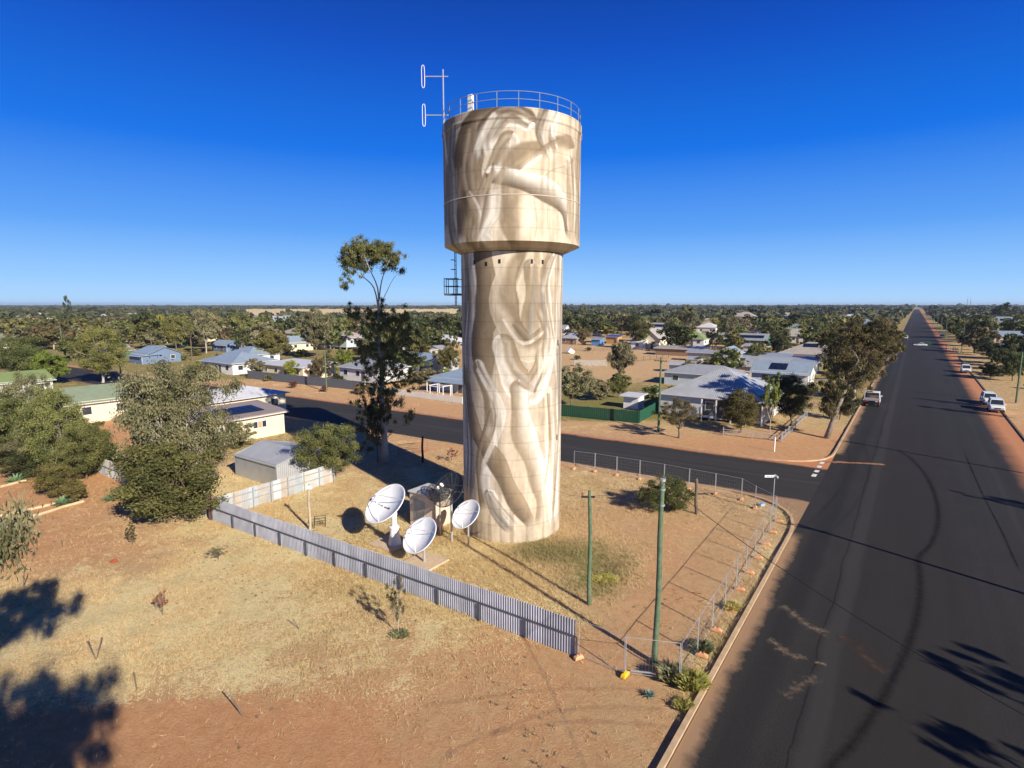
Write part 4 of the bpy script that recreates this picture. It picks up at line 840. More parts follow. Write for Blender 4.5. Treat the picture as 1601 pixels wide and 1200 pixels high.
TREES = [
 ('bushy', 1, 'grey', 285, 775, 545, 190, 'largest grey-green gum tree on the left, rising behind the dark wattle bush', M_BARK),
 ('shrub', 2, 'green', 262, 815, 686, 185, 'dark green spreading wattle bush under the largest grey-green gum', M_BARKD),
 ('round', 3, 'green', 516, 752, 655, 112, 'round green tree at the end of the corrugated side fence beside the shed', M_BARKD),
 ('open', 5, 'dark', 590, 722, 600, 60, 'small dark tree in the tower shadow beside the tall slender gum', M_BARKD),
 ('bushy', 4, 'green', 92, 745, 600, 120, 'grey-green tree in the left garden beside the green roofed building', M_BARK),
 ('bushy', 6, 'green', 135, 748, 655, 100, 'olive tree in the left garden against the old fence', M_BARKD),
 ('open', 7, 'grey', 45, 700, 575, 110, 'gum with bare white lower limbs at the left edge', M_BARK),
 ('bushy', 8, 'grey', 85, 730, 660, 130, 'low grey-green tree leaning over the left garden', M_BARKD),
 ('shrub', 9, 'green', 15, 728, 675, 90, 'green bush at the left edge of the garden', M_BARKD),
 ('shrub', 10, 'olive', 88, 775, 724, 84, 'brownish olive hedge bush between the two agaves', M_BARKD),
 ('shrub', 11, 'olive', 118, 785, 752, 40, 'small olive bush at the end of the garden edging', M_BARKD),
 ('round', 12, 'olive', 160, 598, 505, 100, 'broad olive tree standing behind the long green roof', M_BARK),
 ('bushy', 13, 'green', 40, 590, 520, 100, 'yellowish green tree beyond the left garden', M_BARKD),
 ('bushy', 14, 'lime', 80, 600, 545, 70, 'bright green low tree left of the broad olive tree', M_BARKD),
 ('far', 15, 'dark', 225, 535, 480, 44, 'dark tree behind the blue roofed house', M_BARKD),
 ('far', 18, 'yellow', 253, 530, 484, 16, 'yellow-leaved slender tree behind the blue house', M_BARKD),
 ('round', 19, 'olive', 275, 545, 490, 50, 'olive tree right of the yellow-leaved tree', M_BARKD),
 ('gum', 20, 'grey', 322, 552, 480, 55, 'gum tree behind the grey hipped roof on the left', M_BARK),
 ('bushy', 21, 'olive', 425, 565, 510, 66, 'tree overhanging the cream flat roofed house', M_BARKD),
 ('gum', 22, 'grey', 495, 560, 480, 72, 'large gum standing between the white hall and the pink roofed house', M_BARKD),
 ('bushy', 23, 'grey', 400, 590, 556, 34, 'pale bare limbed tree behind the dark grey fence', M_BARK),
 ('round', 24, 'lime', 540, 592, 544, 42, 'vivid green round tree beside the grey bungalow', M_BARKD),
 ('round', 25, 'rust', 500, 594, 555, 36, 'reddish flowering bush tree behind the dark grey fence', M_BARKD),
 ('round', 26, 'lime', 455, 592, 560, 28, 'small bright green tree behind the dark grey fence', M_BARKD),
 ('round', 27, 'olive', 700, 585, 540, 50, 'olive tree against the tower edge behind the white fence', M_BARKD),
 ('shrub', 28, 'grey', 668, 598, 573, 50, 'grey garden bush inside the white fence', M_BARKD),
 ('round', 29, 'green', 640, 592, 545, 60, 'dull green tree behind the slender gum', M_BARKD),
 ('round', 30, 'grey', 893, 634, 565, 72, 'rounded grey-green tree on the lawn behind the green fence', M_BARKD),
 ('shrub', 31, 'grey', 935, 625, 590, 52, 'grey bush right of the rounded tree on the green lawn', M_BARKD),
 ('gum', 32, 'grey', 968, 600, 530, 58, 'tall grey-green tree in the dirt yard beyond the green fence', M_BARKD),
 ('round', 33, 'olive', 966, 622, 578, 44, 'yellow-green bush tree against the small white shed', M_BARKD),
 ('open', 34, 'rust', 1060, 684, 618, 84, 'brown crooked tree on the verge in front of the hipped roof house', M_BARKD),
 ('bushy', 35, 'olive', 1155, 675, 606, 84, 'broad olive tree in front of the veranda house', M_BARKD),
 ('slim', 36, 'lime', 1203, 675, 575, 44, 'slender pale trunked sapling gum beside the dark garden tree', M_BARK),
 ('round', 37, 'dark', 1235, 665, 582, 80, 'dark dense garden tree beside the white garage', M_BARKD),
 ('bushy', 38, 'rust', 1335, 622, 500, 92, 'huge rusty green gum on the main road verge', M_BARK),
 ('bushy', 39, 'rust', 1372, 590, 495, 66, 'rusty green gum leaning over the left side of the main road', M_BARKD),
 ('bushy', 40, 'dark', 1312, 655, 595, 52, 'low dark foliage of a tree behind the leaning trunk', M_BARKD),
 ('round', 41, 'green', 1000, 545, 496, 42, 'green tree left of the cream gabled house', M_BARKD),
 ('round', 42, 'dark', 1045, 535, 500, 22, 'dark upright tree right of the cream gabled house', M_BARKD),
 ('open', 43, 'dark', 1115, 558, 510, 40, 'dark spreading tree between the green roof and the tall shed', M_BARKD),
 ('round', 44, 'olive', 1105, 585, 555, 44, 'olive bush tree behind the hipped roof house', M_BARKD),
 ('open', 45, 'rust', 1150, 566, 538, 26, 'small rust coloured tree in the back yard', M_BARKD),
 ('round', 46, 'rust', 911, 538, 511, 24, 'reddish tree beside the blue cube shed', M_BARKD),
 ('gum', 47, 'grey', 1075, 522, 474, 34, 'tall pale gum behind the green roofed house', M_BARK),
 ('round', 48, 'yellow', 1117, 518, 495, 20, 'golden-leaved tree above the white cottage', M_BARKD),
 ('round', 49, 'green', 1205, 532, 497, 40, 'green rounded tree left of the far hipped roofs', M_BARKD),
 ('round', 50, 'green', 1275, 532, 512, 22, 'green tree between the pale hipped roofs', M_BARKD),
 ('round', 51, 'dark', 1520, 535, 500, 34, 'dark tree on the right beside the white two storey house', M_BARKD),
 ('round', 52, 'dark', 1545, 560, 532, 36, 'dark garden tree on the right side of the main road', M_BARKD),
 ('round', 53, 'green', 1582, 595, 548, 44, 'palm-like green tree at the right edge', M_BARKD),
 ('round', 54, 'green', 1570, 530, 505, 20, 'small dark tree in front of the long white house on the right', M_BARKD),
 ('shrub', 55, 'dark', 1548, 590, 565, 34, 'dark hedge bush on the right verge', M_BARKD),
 ('shrub', 56, 'green', 1040, 797, 742, 92, 'low spreading green bush inside the mesh fence', M_BARKD),
 ('bushy', 81, 'dark', 1532, 520, 492, 50, 'dark green tree left of the long low white house on the right', M_BARKD),
 ('round', 82, 'dark', 1500, 528, 497, 40, 'dark dense tree behind the far grey pole on the right', M_BARKD),
 ('round', 83, 'green', 1600, 580, 530, 50, 'dense green tree cut by the right edge', M_BARKD),
 ('bushy', 84, 'dark', 1560, 572, 540, 40, 'dark green tree in the right garden before the pool fence', M_BARKD),
 ('round', 85, 'olive', 1600, 555, 520, 40, 'olive tree behind the pool fence at the right edge', M_BARKD),
 ('round', 86, 'olive', 1075, 596, 560, 30, 'olive tree standing over the rear wing roof', M_BARKD),
 ('bushy', 87, 'green', 1180, 572, 535, 36, 'mid green tree between the back yard sheds', M_BARKD),
 ('round', 88, 'dark', 1215, 560, 520, 40, 'dark round tree beyond the long skillion shed', M_BARKD),
 ('bushy', 89, 'olive', 1300, 560, 505, 50, 'olive tree left of the huge rusty gum', M_BARKD),
 ('bushy', 90, 'green', 1280, 545, 500, 40, 'green tree beyond the worn beige roof', M_BARKD),
 ('shrub', 92, 'olive', 130, 705, 650, 90, 'olive scrub along the old fence in the left garden', M_BARKD),
 ('bushy', 96, 'green', 14, 705, 605, 110, 'green bushy tree at the left edge in front of the light green roof', M_BARKD),
 ('shrub', 97, 'dark', 55, 742, 692, 90, 'dark low bush in the left garden behind the agave', M_BARKD),
 ('shrub', 98, 'green', 152, 738, 668, 74, 'green scrub covering the left end of the weathered iron fence', M_BARKD),
 ('gum', 93, 'grey', 1140, 535, 488, 34, 'grey-green gum behind the dark green building', M_BARK),
 ('gum', 94, 'dark', 985, 530, 490, 36, 'dark gum behind the cream gabled house', M_BARKD),
 ('round', 95, 'rust', 1070, 545, 520, 26, 'brownish tree in front of the lime green roof', M_BARKD),
 ('twig', 59, 'grey', 341, 873, 853, 38, 'low grey tussock bush alone on the straw coloured grass', M_BARKD),
 ('open', 60, 'rust', 318, 672, 640, 30, 'small tree by the far lawn', M_BARKD),
 ('twig', 61, 'grey', 622, 990, 898, 46, 'young grey-leaved gum sapling in front of the corrugated fence', M_BARK),
 ('twig', 62, 'dark', 207, 852, 818, 24, 'tiny dark sapling tied to a stake on the left lot', M_BARKD),
 ('twig', 63, 'dry', 254, 960, 922, 26, 'dry reddish sapling on the straw coloured grass', M_BARKD),
 ('twig', 64, 'dry', 706, 722, 700, 26, 'dry brown weed bush left of the tower shaft', M_BARKD),
 ('shrub', 65, 'dry', 458, 606, 594, 14, 'left small dry bush on the verge before the dark grey fence', M_BARKD),
 ('shrub', 66, 'dry', 507, 612, 600, 12, 'right small dry bush on the verge before the dark grey fence', M_BARKD),
 ('slim', 67, 'green', 412, 676, 658, 22, 'small weed bush against the cream wall under the window', M_BARKD),
 ('shrub', 68, 'grey', 375, 700, 655, 60, 'grey leafy branchlets beside the shed', M_BARKD),
]
for (k, s_, lf, u, yb, yt, wp, lab, bk) in TREES: treepx(k + ('_fine' if wp >= 80 and k != 'twig' else ''), s_, lf, u, yb, yt, wp, lab, bark=bk)
# tall slender gum in the tower's shadow: own skeleton
def tall_gum():
    b = G(602, 722); H_ = ztop(602, 722, 376); pm = 1 / ppm(722); r = np.random.default_rng(5); root = empty('gum_tree', b, 0, label='tall slender gum tree with a white trunk left of the water tower', cat='tree')
    def Q(u, y): return np.array([(u - 602) * pm * (1 + .0), 0.0, ztop(602, 722, y)])
    mb = MB(); trunk = [Q(602, 722) - [0, 0, .3], Q(602, 690), Q(599, 640), Q(601, 580), Q(598, 530), Q(599, 485)]
    mb.tube(trunk, [.42, .34, .30, .24, .18, .14], 10)
    tops = [([(599, 485), (594, 450), (578, 432), (562, 420)], .10), ([(599, 485), (600, 450), (590, 420), (583, 395)], .11), ([(600, 470), (605, 440), (614, 415), (622, 400)], .09), ([(600, 480), (612, 455), (622, 435), (632, 424)], .05), ([(598, 540), (580, 512), (566, 495), (556, 490)], .10), ([(600, 560), (620, 530), (635, 505)], .10),
            ([(600, 640), (625, 628), (638, 615)], .09), ([(600, 660), (575, 635), (562, 620)], .08), ([(600, 600), (580, 580), (572, 560)], .08), ([(601, 600), (625, 585), (640, 570)], .08), ([(600, 690), (620, 670), (645, 650)], .06)]
    for P, rr in tops:
        y0 = r.normal() * 1.2; pts = [Q(*p) + [0, y0 * i / len(P), 0] for i, p in enumerate(P)]; mb.tube([tuple(p) for p in smoothpts([Vector(p) for p in pts], 3)], [rr * (1 - .8 * i / (3 * (len(pts) - 1))) for i in range(3 * (len(pts) - 1) + 1)], 6)
    mb.build('trunk', M_BARK, root, smooth=True)
    groups = [(588, 388, 32, 11, 60), (562, 402, 18, 18, 50), (575, 412, 20, 12, 24), (608, 404, 22, 14, 30), (613, 393, 17, 12, 30), (552, 418, 8, 22, 16), (549, 445, 4, 8, 5), (590, 400, 34, 10, 24), (625, 408, 7, 10, 8), (606, 470, 5, 4, 2), (632, 422, 6, 5, 4),
              (556, 490, 18, 12, 16), (590, 492, 20, 12, 18), (612, 500, 26, 16, 34), (636, 512, 20, 26, 34), (585, 520, 30, 20, 26), (600, 545, 34, 22, 40), (640, 560, 22, 24, 26), (570, 545, 14, 16, 8), (598, 575, 32, 24, 60), (632, 590, 26, 20, 34), (598, 612, 28, 22, 44), (612, 545, 30, 22, 30), (575, 632, 22, 14, 14), (605, 640, 26, 14, 16), (641, 655, 12, 10, 8), (567, 665, 18, 14, 14), (622, 630, 22, 12, 10), (590, 680, 22, 14, 14), (575, 700, 12, 10, 6)]
    C = []; R = []
    for (u, y, su, sy, n) in groups:
        c = Q(u, y)
        for i in range(n):
            d = r.normal(size=3) * .5; C.append(c + d * [su * pm, su * pm * 1.0, sy * pm]); R.append(.32 + .38 * r.random())
    V, F, T = leaves(np.array(C), np.array(R), 120, .20, 1.4, .3, .95, .1, 4); link('crown', npmesh('crown_tall', V, F, LEAF['green'], T), root)
tall_gum()
# leaning gum at the far corner of the side street
def leaning_gum():
    b = G(1292, 684); pm = 1 / ppm(684); root = empty('gum_tree', b, 0, label='big gum with a leaning trunk on the far street corner', cat='tree'); r = np.random.default_rng(9)
    def Q(u, y, d=0): return np.array([(u - 1292) * pm, d, max(-.3, ztop(1292, 684, y))])
    mb = MB(); mb.tube([Q(1291, 690), Q(1299, 660), Q(1308, 630), Q(1315, 605)], [.36, .30, .27, .24], 10)
    for P, rr in (([(1315, 605), (1312, 585), (1312, 560), (1318, 535)], .16), ([(1315, 605), (1335, 588), (1352, 570), (1368, 552)], .15), ([(1312, 575), (1298, 560), (1290, 545)], .09), ([(1318, 600), (1300, 590), (1285, 600)], .08), ([(1335, 588), (1340, 565), (1345, 540)], .08)):
        mb.tube([tuple(p) for p in smoothpts([Vector(Q(*p, r.normal() * .8 * i)) for i, p in enumerate(P)], 3)], [rr * (1 - .75 * i / (3 * (len(P) - 1))) for i in range(3 * (len(P) - 1) + 1)], 6)
    mb.build('trunk', mat('weathered_bark', (.16, .12, .09), .9, .3, 3, .6, col2=(.34, .29, .24)), root, smooth=True)
    C = []; R = []
    for (u, y, su, sy, n) in ((1310, 530, 30, 22, 40), (1340, 520, 30, 24, 34), (1370, 540, 24, 20, 26), (1300, 560, 20, 18, 18), (1345, 560, 26, 16, 20), (1300, 600, 16, 34, 34), (1312, 560, 20, 24, 26), (1290, 635, 12, 18, 14), (1322, 640, 12, 16, 12), (1350, 585, 18, 12, 12), (1380, 520, 14, 14, 10), (1312, 585, 22, 16, 8)):
        c = Q(u, y)
        for i in range(n): C.append(c + r.normal(size=3) * .55 * [su * pm, su * pm, sy * pm]); R.append(.45 + .5 * r.random())
    V, F, T = leaves(np.array(C), np.array(R), 190, .25, 1.0, .34, .8, .3, 6); link('crown', npmesh('crown_leaning', V, F, LEAF['rust'], T), root)
leaning_gum()
# trees close to the camera: their crowns cast the shadows at the lower corners
def caster(kind, seed, su, sy, zc, h, wd, leaf, label, bark=M_BARK):
    g = G(su, sy); L = zc / math.tan(SUN_EL); b = Vector((g.x + .602 * L, g.y - .799 * L, 0)); tree(kind, seed, leaf, b, h, wd, label, bark=bark); return b
caster('high', 71, 8, 966, 12.4, 14.2, 8.0, 'grey', 'tall gum just outside the left edge whose hanging leaves show there')
caster('high', 72, 70, 1132, 14.4, 16.4, 6.8, 'green', 'gum below the camera whose leafy tips show at the bottom left')
caster('slim', 73, 1612, 1075, 8.0, 11.0, 5.5, 'green', 'tree beyond the right verge casting the upper shadow on the near road')
caster('slim', 74, 1590, 1225, 8.0, 11.0, 5.0, 'green', 'tree beyond the right verge casting the lowest shadow on the near road')
for k_, (l_, dr, hh_) in enumerate(((60, 6.5, 8), (112, 5, 9), (121, 6, 10))):
    tree('slim', 75 + k_ % 2, 'green', rl(RR + dr, l_), hh_, 3.0, f'{ORD[k_]} slender verge tree right of the main road, casting a thin shadow across it', bark=M_BARKD)
# agaves and garden edging in the left garden
def agave(u, yb, size, label, m):
    b = G(u, yb); mb = MB(); r = random.Random(int(u))
    for i in range(34):
        a = i * 2.4; el = .15 + 1.25 * (i / 34); L = size * (1 - .35 * i / 34); P = []
        d = Vector((math.cos(a) * math.cos(el), math.sin(a) * math.cos(el), math.sin(el))); s = Vector((-math.sin(a), math.cos(a), 0)); w_ = .075 * size
        p1 = d * L * .4; p2 = d * L + Vector((0, 0, -L * .12)); k = len(mb.v)
        mb.v += [tuple(-s * w_ * .7), tuple(s * w_ * .7), tuple(p1 + s * w_), tuple(p1 - s * w_), tuple(p2), tuple(p1 - Vector((0, 0, w_ * .8)))]
        mb.f += [(k, k + 1, k + 2, k + 3), (k + 3, k + 2, k + 4), (k, k + 3, k + 5), (k + 1, k + 5, k + 2), (k + 3, k + 4, k + 5), (k + 2, k + 5, k + 4)]
    o = mb.build('agave', m, label=label, cat='plant'); o.location = b; return o
M_AG = mat('agave_leaf', (.10, .19, .09), .5, .3, 3, col2=(.22, .34, .18)); M_AG2 = mat('agave_blue', (.14, .24, .20), .5, .2, 3)
agave(25, 754, 1.5, 'green agave at the left of the raised garden bed', M_AG); agave(98, 788, 1.3, 'bright green agave at the end of the log edging', M_AG); agave(6, 824, 1.0, 'blue-green agave at the left edge beside the lower log edging', M_AG2); agave(172, 782, 1.0, 'agave half hidden against the dark wattle bush', M_AG); agave(122, 735, 1.0, 'agave behind the olive hedge bush', M_AG)
agave(1015, 1088, .45, 'small blue-green weed on the bare dirt below the yellow block', M_AG2)
M_LOG = mat('pale_log', (.55, .44, .28), .9, .2, 3, .3)
for pts, lab in (([(0, 762), (20, 757), (40, 752)], 'short pale log edging at the left edge above the garden bed'), ([(0, 808), (45, 798), (88, 788)], 'upper pale log edging of the garden bed'), ([(0, 820), (60, 806), (100, 793), (130, 785)], 'lower pale log edging of the garden bed')):
    mb = MB(); mb.tube([G(*p) + Vector((0, 0, .08)) for p in pts], .13, 8); mb.build('log_edging', M_LOG, label=lab, cat='garden edging')
# stakes
for (u, yb, ut, yt, lab) in ((149, 1028, 138, 1002, 'left leg of the forked bare twig on the straw grass'), (150, 1028, 162, 996, 'right leg of the forked bare twig on the straw grass'), (213, 1076, 212, 1054, 'short upright stake beside the large tree shadow'), (380, 1118, 361, 1086, 'thin bare leaning stick on the red soil'), (468, 982, 458, 967, 'short leaning stick left of the young gum sapling'), (36, 915, 40, 892, 'bare stick near the left edge above the tree shadow'), (97, 853, 96, 843, 'small dark stake on the red soil'), (58, 817, 57, 807, 'small stake beside the garden edging'), (712, 885, 712, 872, 'small stake in the yard')):
    if 'in the yard' in lab: continue
    b = G(u, yb); h = ztop(u, yb, yt); MB().tube([b - Vector((0, 0, .1)), b + Vector(((ut - u) / ppm(yb), 0, h))], .028, 5).build('stake', M_BARKD, label=lab, cat='stake')
q = G(177, 878); MB().add([(q.x - .3, q.y, .03), (q.x + .1, q.y - .25, .02), (q.x + .3, q.y + .05, .05), (q.x, q.y + .28, .16), (q.x, q.y, .10)], [(0, 1, 4), (1, 2, 4), (2, 3, 4), (3, 0, 4), (0, 3, 2, 1)]).build('broken_brick', mat('brick_red', (.42, .10, .04), .9, .1, 3), label='broken red brick lying on the straw coloured grass', cat='brick')

# ------------------------------------------------------------ grass tufts on the near lots (uncountable)
def tufts(n_try, seed, xr, yr, hmin, hmax):
    r = np.random.default_rng(seed); x = r.uniform(*xr, n_try); y = r.uniform(*yr, n_try); s, g, rd_ = zones(x, y); cl = fractal(x, y, 2.5, seed, 4); big = fractal(x + 50, y + 9, 9, seed + 2, 3)
    p = np.clip(s * 1.1 + g * .5 - .33, .025, 1) * np.clip((cl - .36) * 4, .12, 1) * np.clip(big * 1.8, .3, 1)
    u, v = topix(x, y); rr = x * ER.x + y * ER.y; nn = x * EN.x + y * EN.y
    ok = (r.random(n_try) < p) & ~((rr > RL - .3) & (rr < RR + .5)) & ~((nn > NN - .5) & (nn < NF + .5)) & (np.hypot(x, y - TY) > RS + .1)
    x, y, g = x[ok], y[ok], g[ok]; n = len(x); nb = 4; X = np.repeat(x, nb) + r.normal(size=n * nb) * .05; Y = np.repeat(y, nb) + r.normal(size=n * nb) * .05; G_ = np.repeat(g, nb)
    a = r.random(n * nb) * 6.28; hgt = r.uniform(hmin, hmax, n * nb) * (1 + .6 * G_); w_ = .009 + .010 * r.random(n * nb); ln = r.normal(size=(n * nb, 2)) * 1.0 * hgt[:, None]; z = np.full(n * nb, -.06)
    v0 = np.stack([X - w_ * np.cos(a), Y - w_ * np.sin(a), z], 1); v1 = np.stack([X + w_ * np.cos(a), Y + w_ * np.sin(a), z], 1); v2 = np.stack([X + ln[:, 0], Y + ln[:, 1], hgt], 1)
    V = np.stack([v0, v1, v2], 1).reshape(-1, 3); F = np.arange(len(V)).reshape(-1, 3); t = r.random(n * nb); T = np.repeat(np.stack([t, np.clip((G_ - .35) * 2.2, 0, 1) * (.5 + .5 * r.random(n * nb)), t], 1), 3, 0); return V, F, T
M_TUFT = leafmat('straw_blades', (.72, .55, .26), (1.0, .86, .50), (.16, .20, .05), .5)
V, F, T = tufts(400000, 5, (-48, 16), (14, 62), .02, .12)
link('dry_grass', npmesh('dry_grass', V, F, M_TUFT, T), label='short dry straw grass over the bare lot and the fenced yard', cat='grass', kind='stuff')
V, F, T = tufts(80000, 6, (-12, 30), (24, 62), .05, .24)
link('tall_grass', npmesh('tall_grass', V, F, M_TUFT, T), label='taller dry and green grass in the tower yard and along the verge', cat='grass', kind='stuff')

def clump(u, yb, rad, h, n, m, label, seed):
    r = np.random.default_rng(seed); b = G(u, yb); a = r.random(n) * 6.28; rr = rad * np.sqrt(r.random(n)); X = rr * np.cos(a) * 1.3; Y = rr * np.sin(a); hh = h * (.5 + .6 * r.random(n)) * (1 - .5 * (rr / rad) ** 2); ln = np.stack([np.cos(a), np.sin(a)], 1) * (.15 + .5 * r.random((n, 1))) * hh[:, None] + r.normal(size=(n, 2)) * .08
    w_ = .008 + .010 * r.random(n); t = r.random(n) * 6.28; v0 = np.stack([X - w_ * np.cos(t), Y - w_ * np.sin(t), 0 * X - .05], 1); v1 = np.stack([X + w_ * np.cos(t), Y + w_ * np.sin(t), 0 * X - .05], 1); v2 = np.stack([X + ln[:, 0] * .6, Y + ln[:, 1] * .6, hh * .75], 1); v3 = np.stack([X + ln[:, 0] * 1.1, Y + ln[:, 1] * 1.1, hh * 1.0], 1)
    V = np.stack([v0, v1, v3, v2], 1).reshape(-1, 3); F = np.arange(len(V)).reshape(-1, 4); q = r.random(n); T = np.repeat(np.stack([q, (r.random(n) < .2) * .5, q], 1), 4, 0)
    o = link('grass_clump', npmesh('grass_clump', V, F, m, T), label=label, cat='grass clump'); o.location = b
GC1 = leafmat('clump_yellow', (.32, .33, .07), (.62, .60, .18), (.75, .62, .32), .5); GC2 = leafmat('clump_green', (.12, .14, .07), (.28, .29, .15), (.45, .36, .18), .3)
clump(1080, 1070, .50, .62, 1700, GC1, 'bright yellow-green grass clump outside the near corner of the mesh fence', 1)
clump(1050, 1060, .42, .7, 1800, GC2, 'dark green grassy weeds inside the near corner of the mesh fence', 2)
clump(1096, 1016, .35, .5, 1000, GC2, 'weeds beside the first panel of the mesh fence along the main road', 3)
clump(1068, 1104, .3, .3, 500, GC1, 'low dry grass clump between the kerb and the fence corner', 4)
clump(1144, 950, .3, .35, 700, GC1, 'low straw clump on the verge halfway along the mesh fence', 5)
clump(625, 992, .35, .22, 500, GC2, 'grey weeds round the foot of the young gum sapling', 6)
clump(945, 905, .6, .22, 900, GC1, 'green grass clump right of the shorter green pole', 7)
def weeds(n, seed):
    r = np.random.default_rng(seed); x = r.uniform(-46, 24, n); y = r.uniform(13, 60, n); pt = fractal(x, y, 3.5, seed, 4); rr = x * ER.x + y * ER.y; nn = x * EN.x + y * EN.y
    ok = (pt > .50) & (r.random(n) < np.clip((pt - .48) * 2.2, 0, .5)) & (rr < RL - .3) & (nn < NN - .5) & (np.hypot(x, y - TY) > RS + .2); x, y = x[ok], y[ok]; n = len(x); nb = 14; X = np.repeat(x, nb); Y = np.repeat(y, nb); a = r.random(n * nb) * 6.28; L = r.uniform(.03, .13, n * nb); w_ = L * .14; up = r.uniform(.1, .8, n * nb)
    dx, dy = np.cos(a) * L, np.sin(a) * L; z0 = np.full(n * nb, -.03); v0 = np.stack([X, Y, z0], 1); v1 = np.stack([X + dx * .5 - np.sin(a) * w_, Y + dy * .5 + np.cos(a) * w_, z0 + L * up * .7 + .02], 1); v2 = np.stack([X + dx, Y + dy, z0 + L * up], 1); v3 = np.stack([X + dx * .5 + np.sin(a) * w_, Y + dy * .5 - np.cos(a) * w_, z0 + L * up * .7 + .02], 1)
    V = np.stack([v0, v1, v2, v3], 1).reshape(-1, 3); F = np.arange(len(V)).reshape(-1, 4); t = np.repeat(r.random(n), nb); T = np.repeat(np.stack([t, t * .4, t], 1), 4, 0)
    link('low_weeds', npmesh('low_weeds', V, F, leafmat('weed_leaf', (.24, .22, .12), (.42, .38, .20), (.5, .36, .2), .3), T), label='low grey-green and dead weeds scattered over the bare lot', cat='weeds', kind='stuff')
weeds(9000, 9)
# ------------------------------------------------------------ houses
WALLC = {'white': (.74, .73, .70), 'cream': (.72, .64, .47), 'pale': (.60, .60, .58), 'grey': (.38, .40, .42), 'blue': (.14, .20, .31), 'bluegrey': (.45, .52, .56), 'brown': (.26, .17, .11), 'green': (.05, .16, .11), 'orange': (.46, .26, .09), 'brightblue': (.11, .25, .46), 'tin': (.48, .50, .52), 'sand': (.50, .40, .28)}
ROOFC = {'tin': (.44, .46, .48), 'greytin': (.36, .38, .41), 'white': (.70, .71, .72), 'green': (.27, .33, .22), 'limegreen': (.26, .34, .12), 'rust': (.30, .22, .18), 'bluegrey': (.30, .38, .46), 'beige': (.46, .42, .36), 'pink': (.48, .40, .38), 'dark': (.10, .11, .12), 'red': (.38, .12, .09), 'blue': (.05, .10, .32), 'brownflat': (.36, .29, .24)}
def wallmat(c): return mat('wall_tin', WALLC[c], .5, .08, 1.2, metal=.3, dirt=.25, stripes=('XY', .2)) if c == 'tin' else mat('wall_' + c, WALLC[c], .8, .06, 1.2, dirt=.18)
def roofmat(c, ax='X'): return mat('roof_' + c + ax, ROOFC[c], .45, .10, .9, metal=.15, spec=.4, stripes=(ax, .30), dirt=.35)
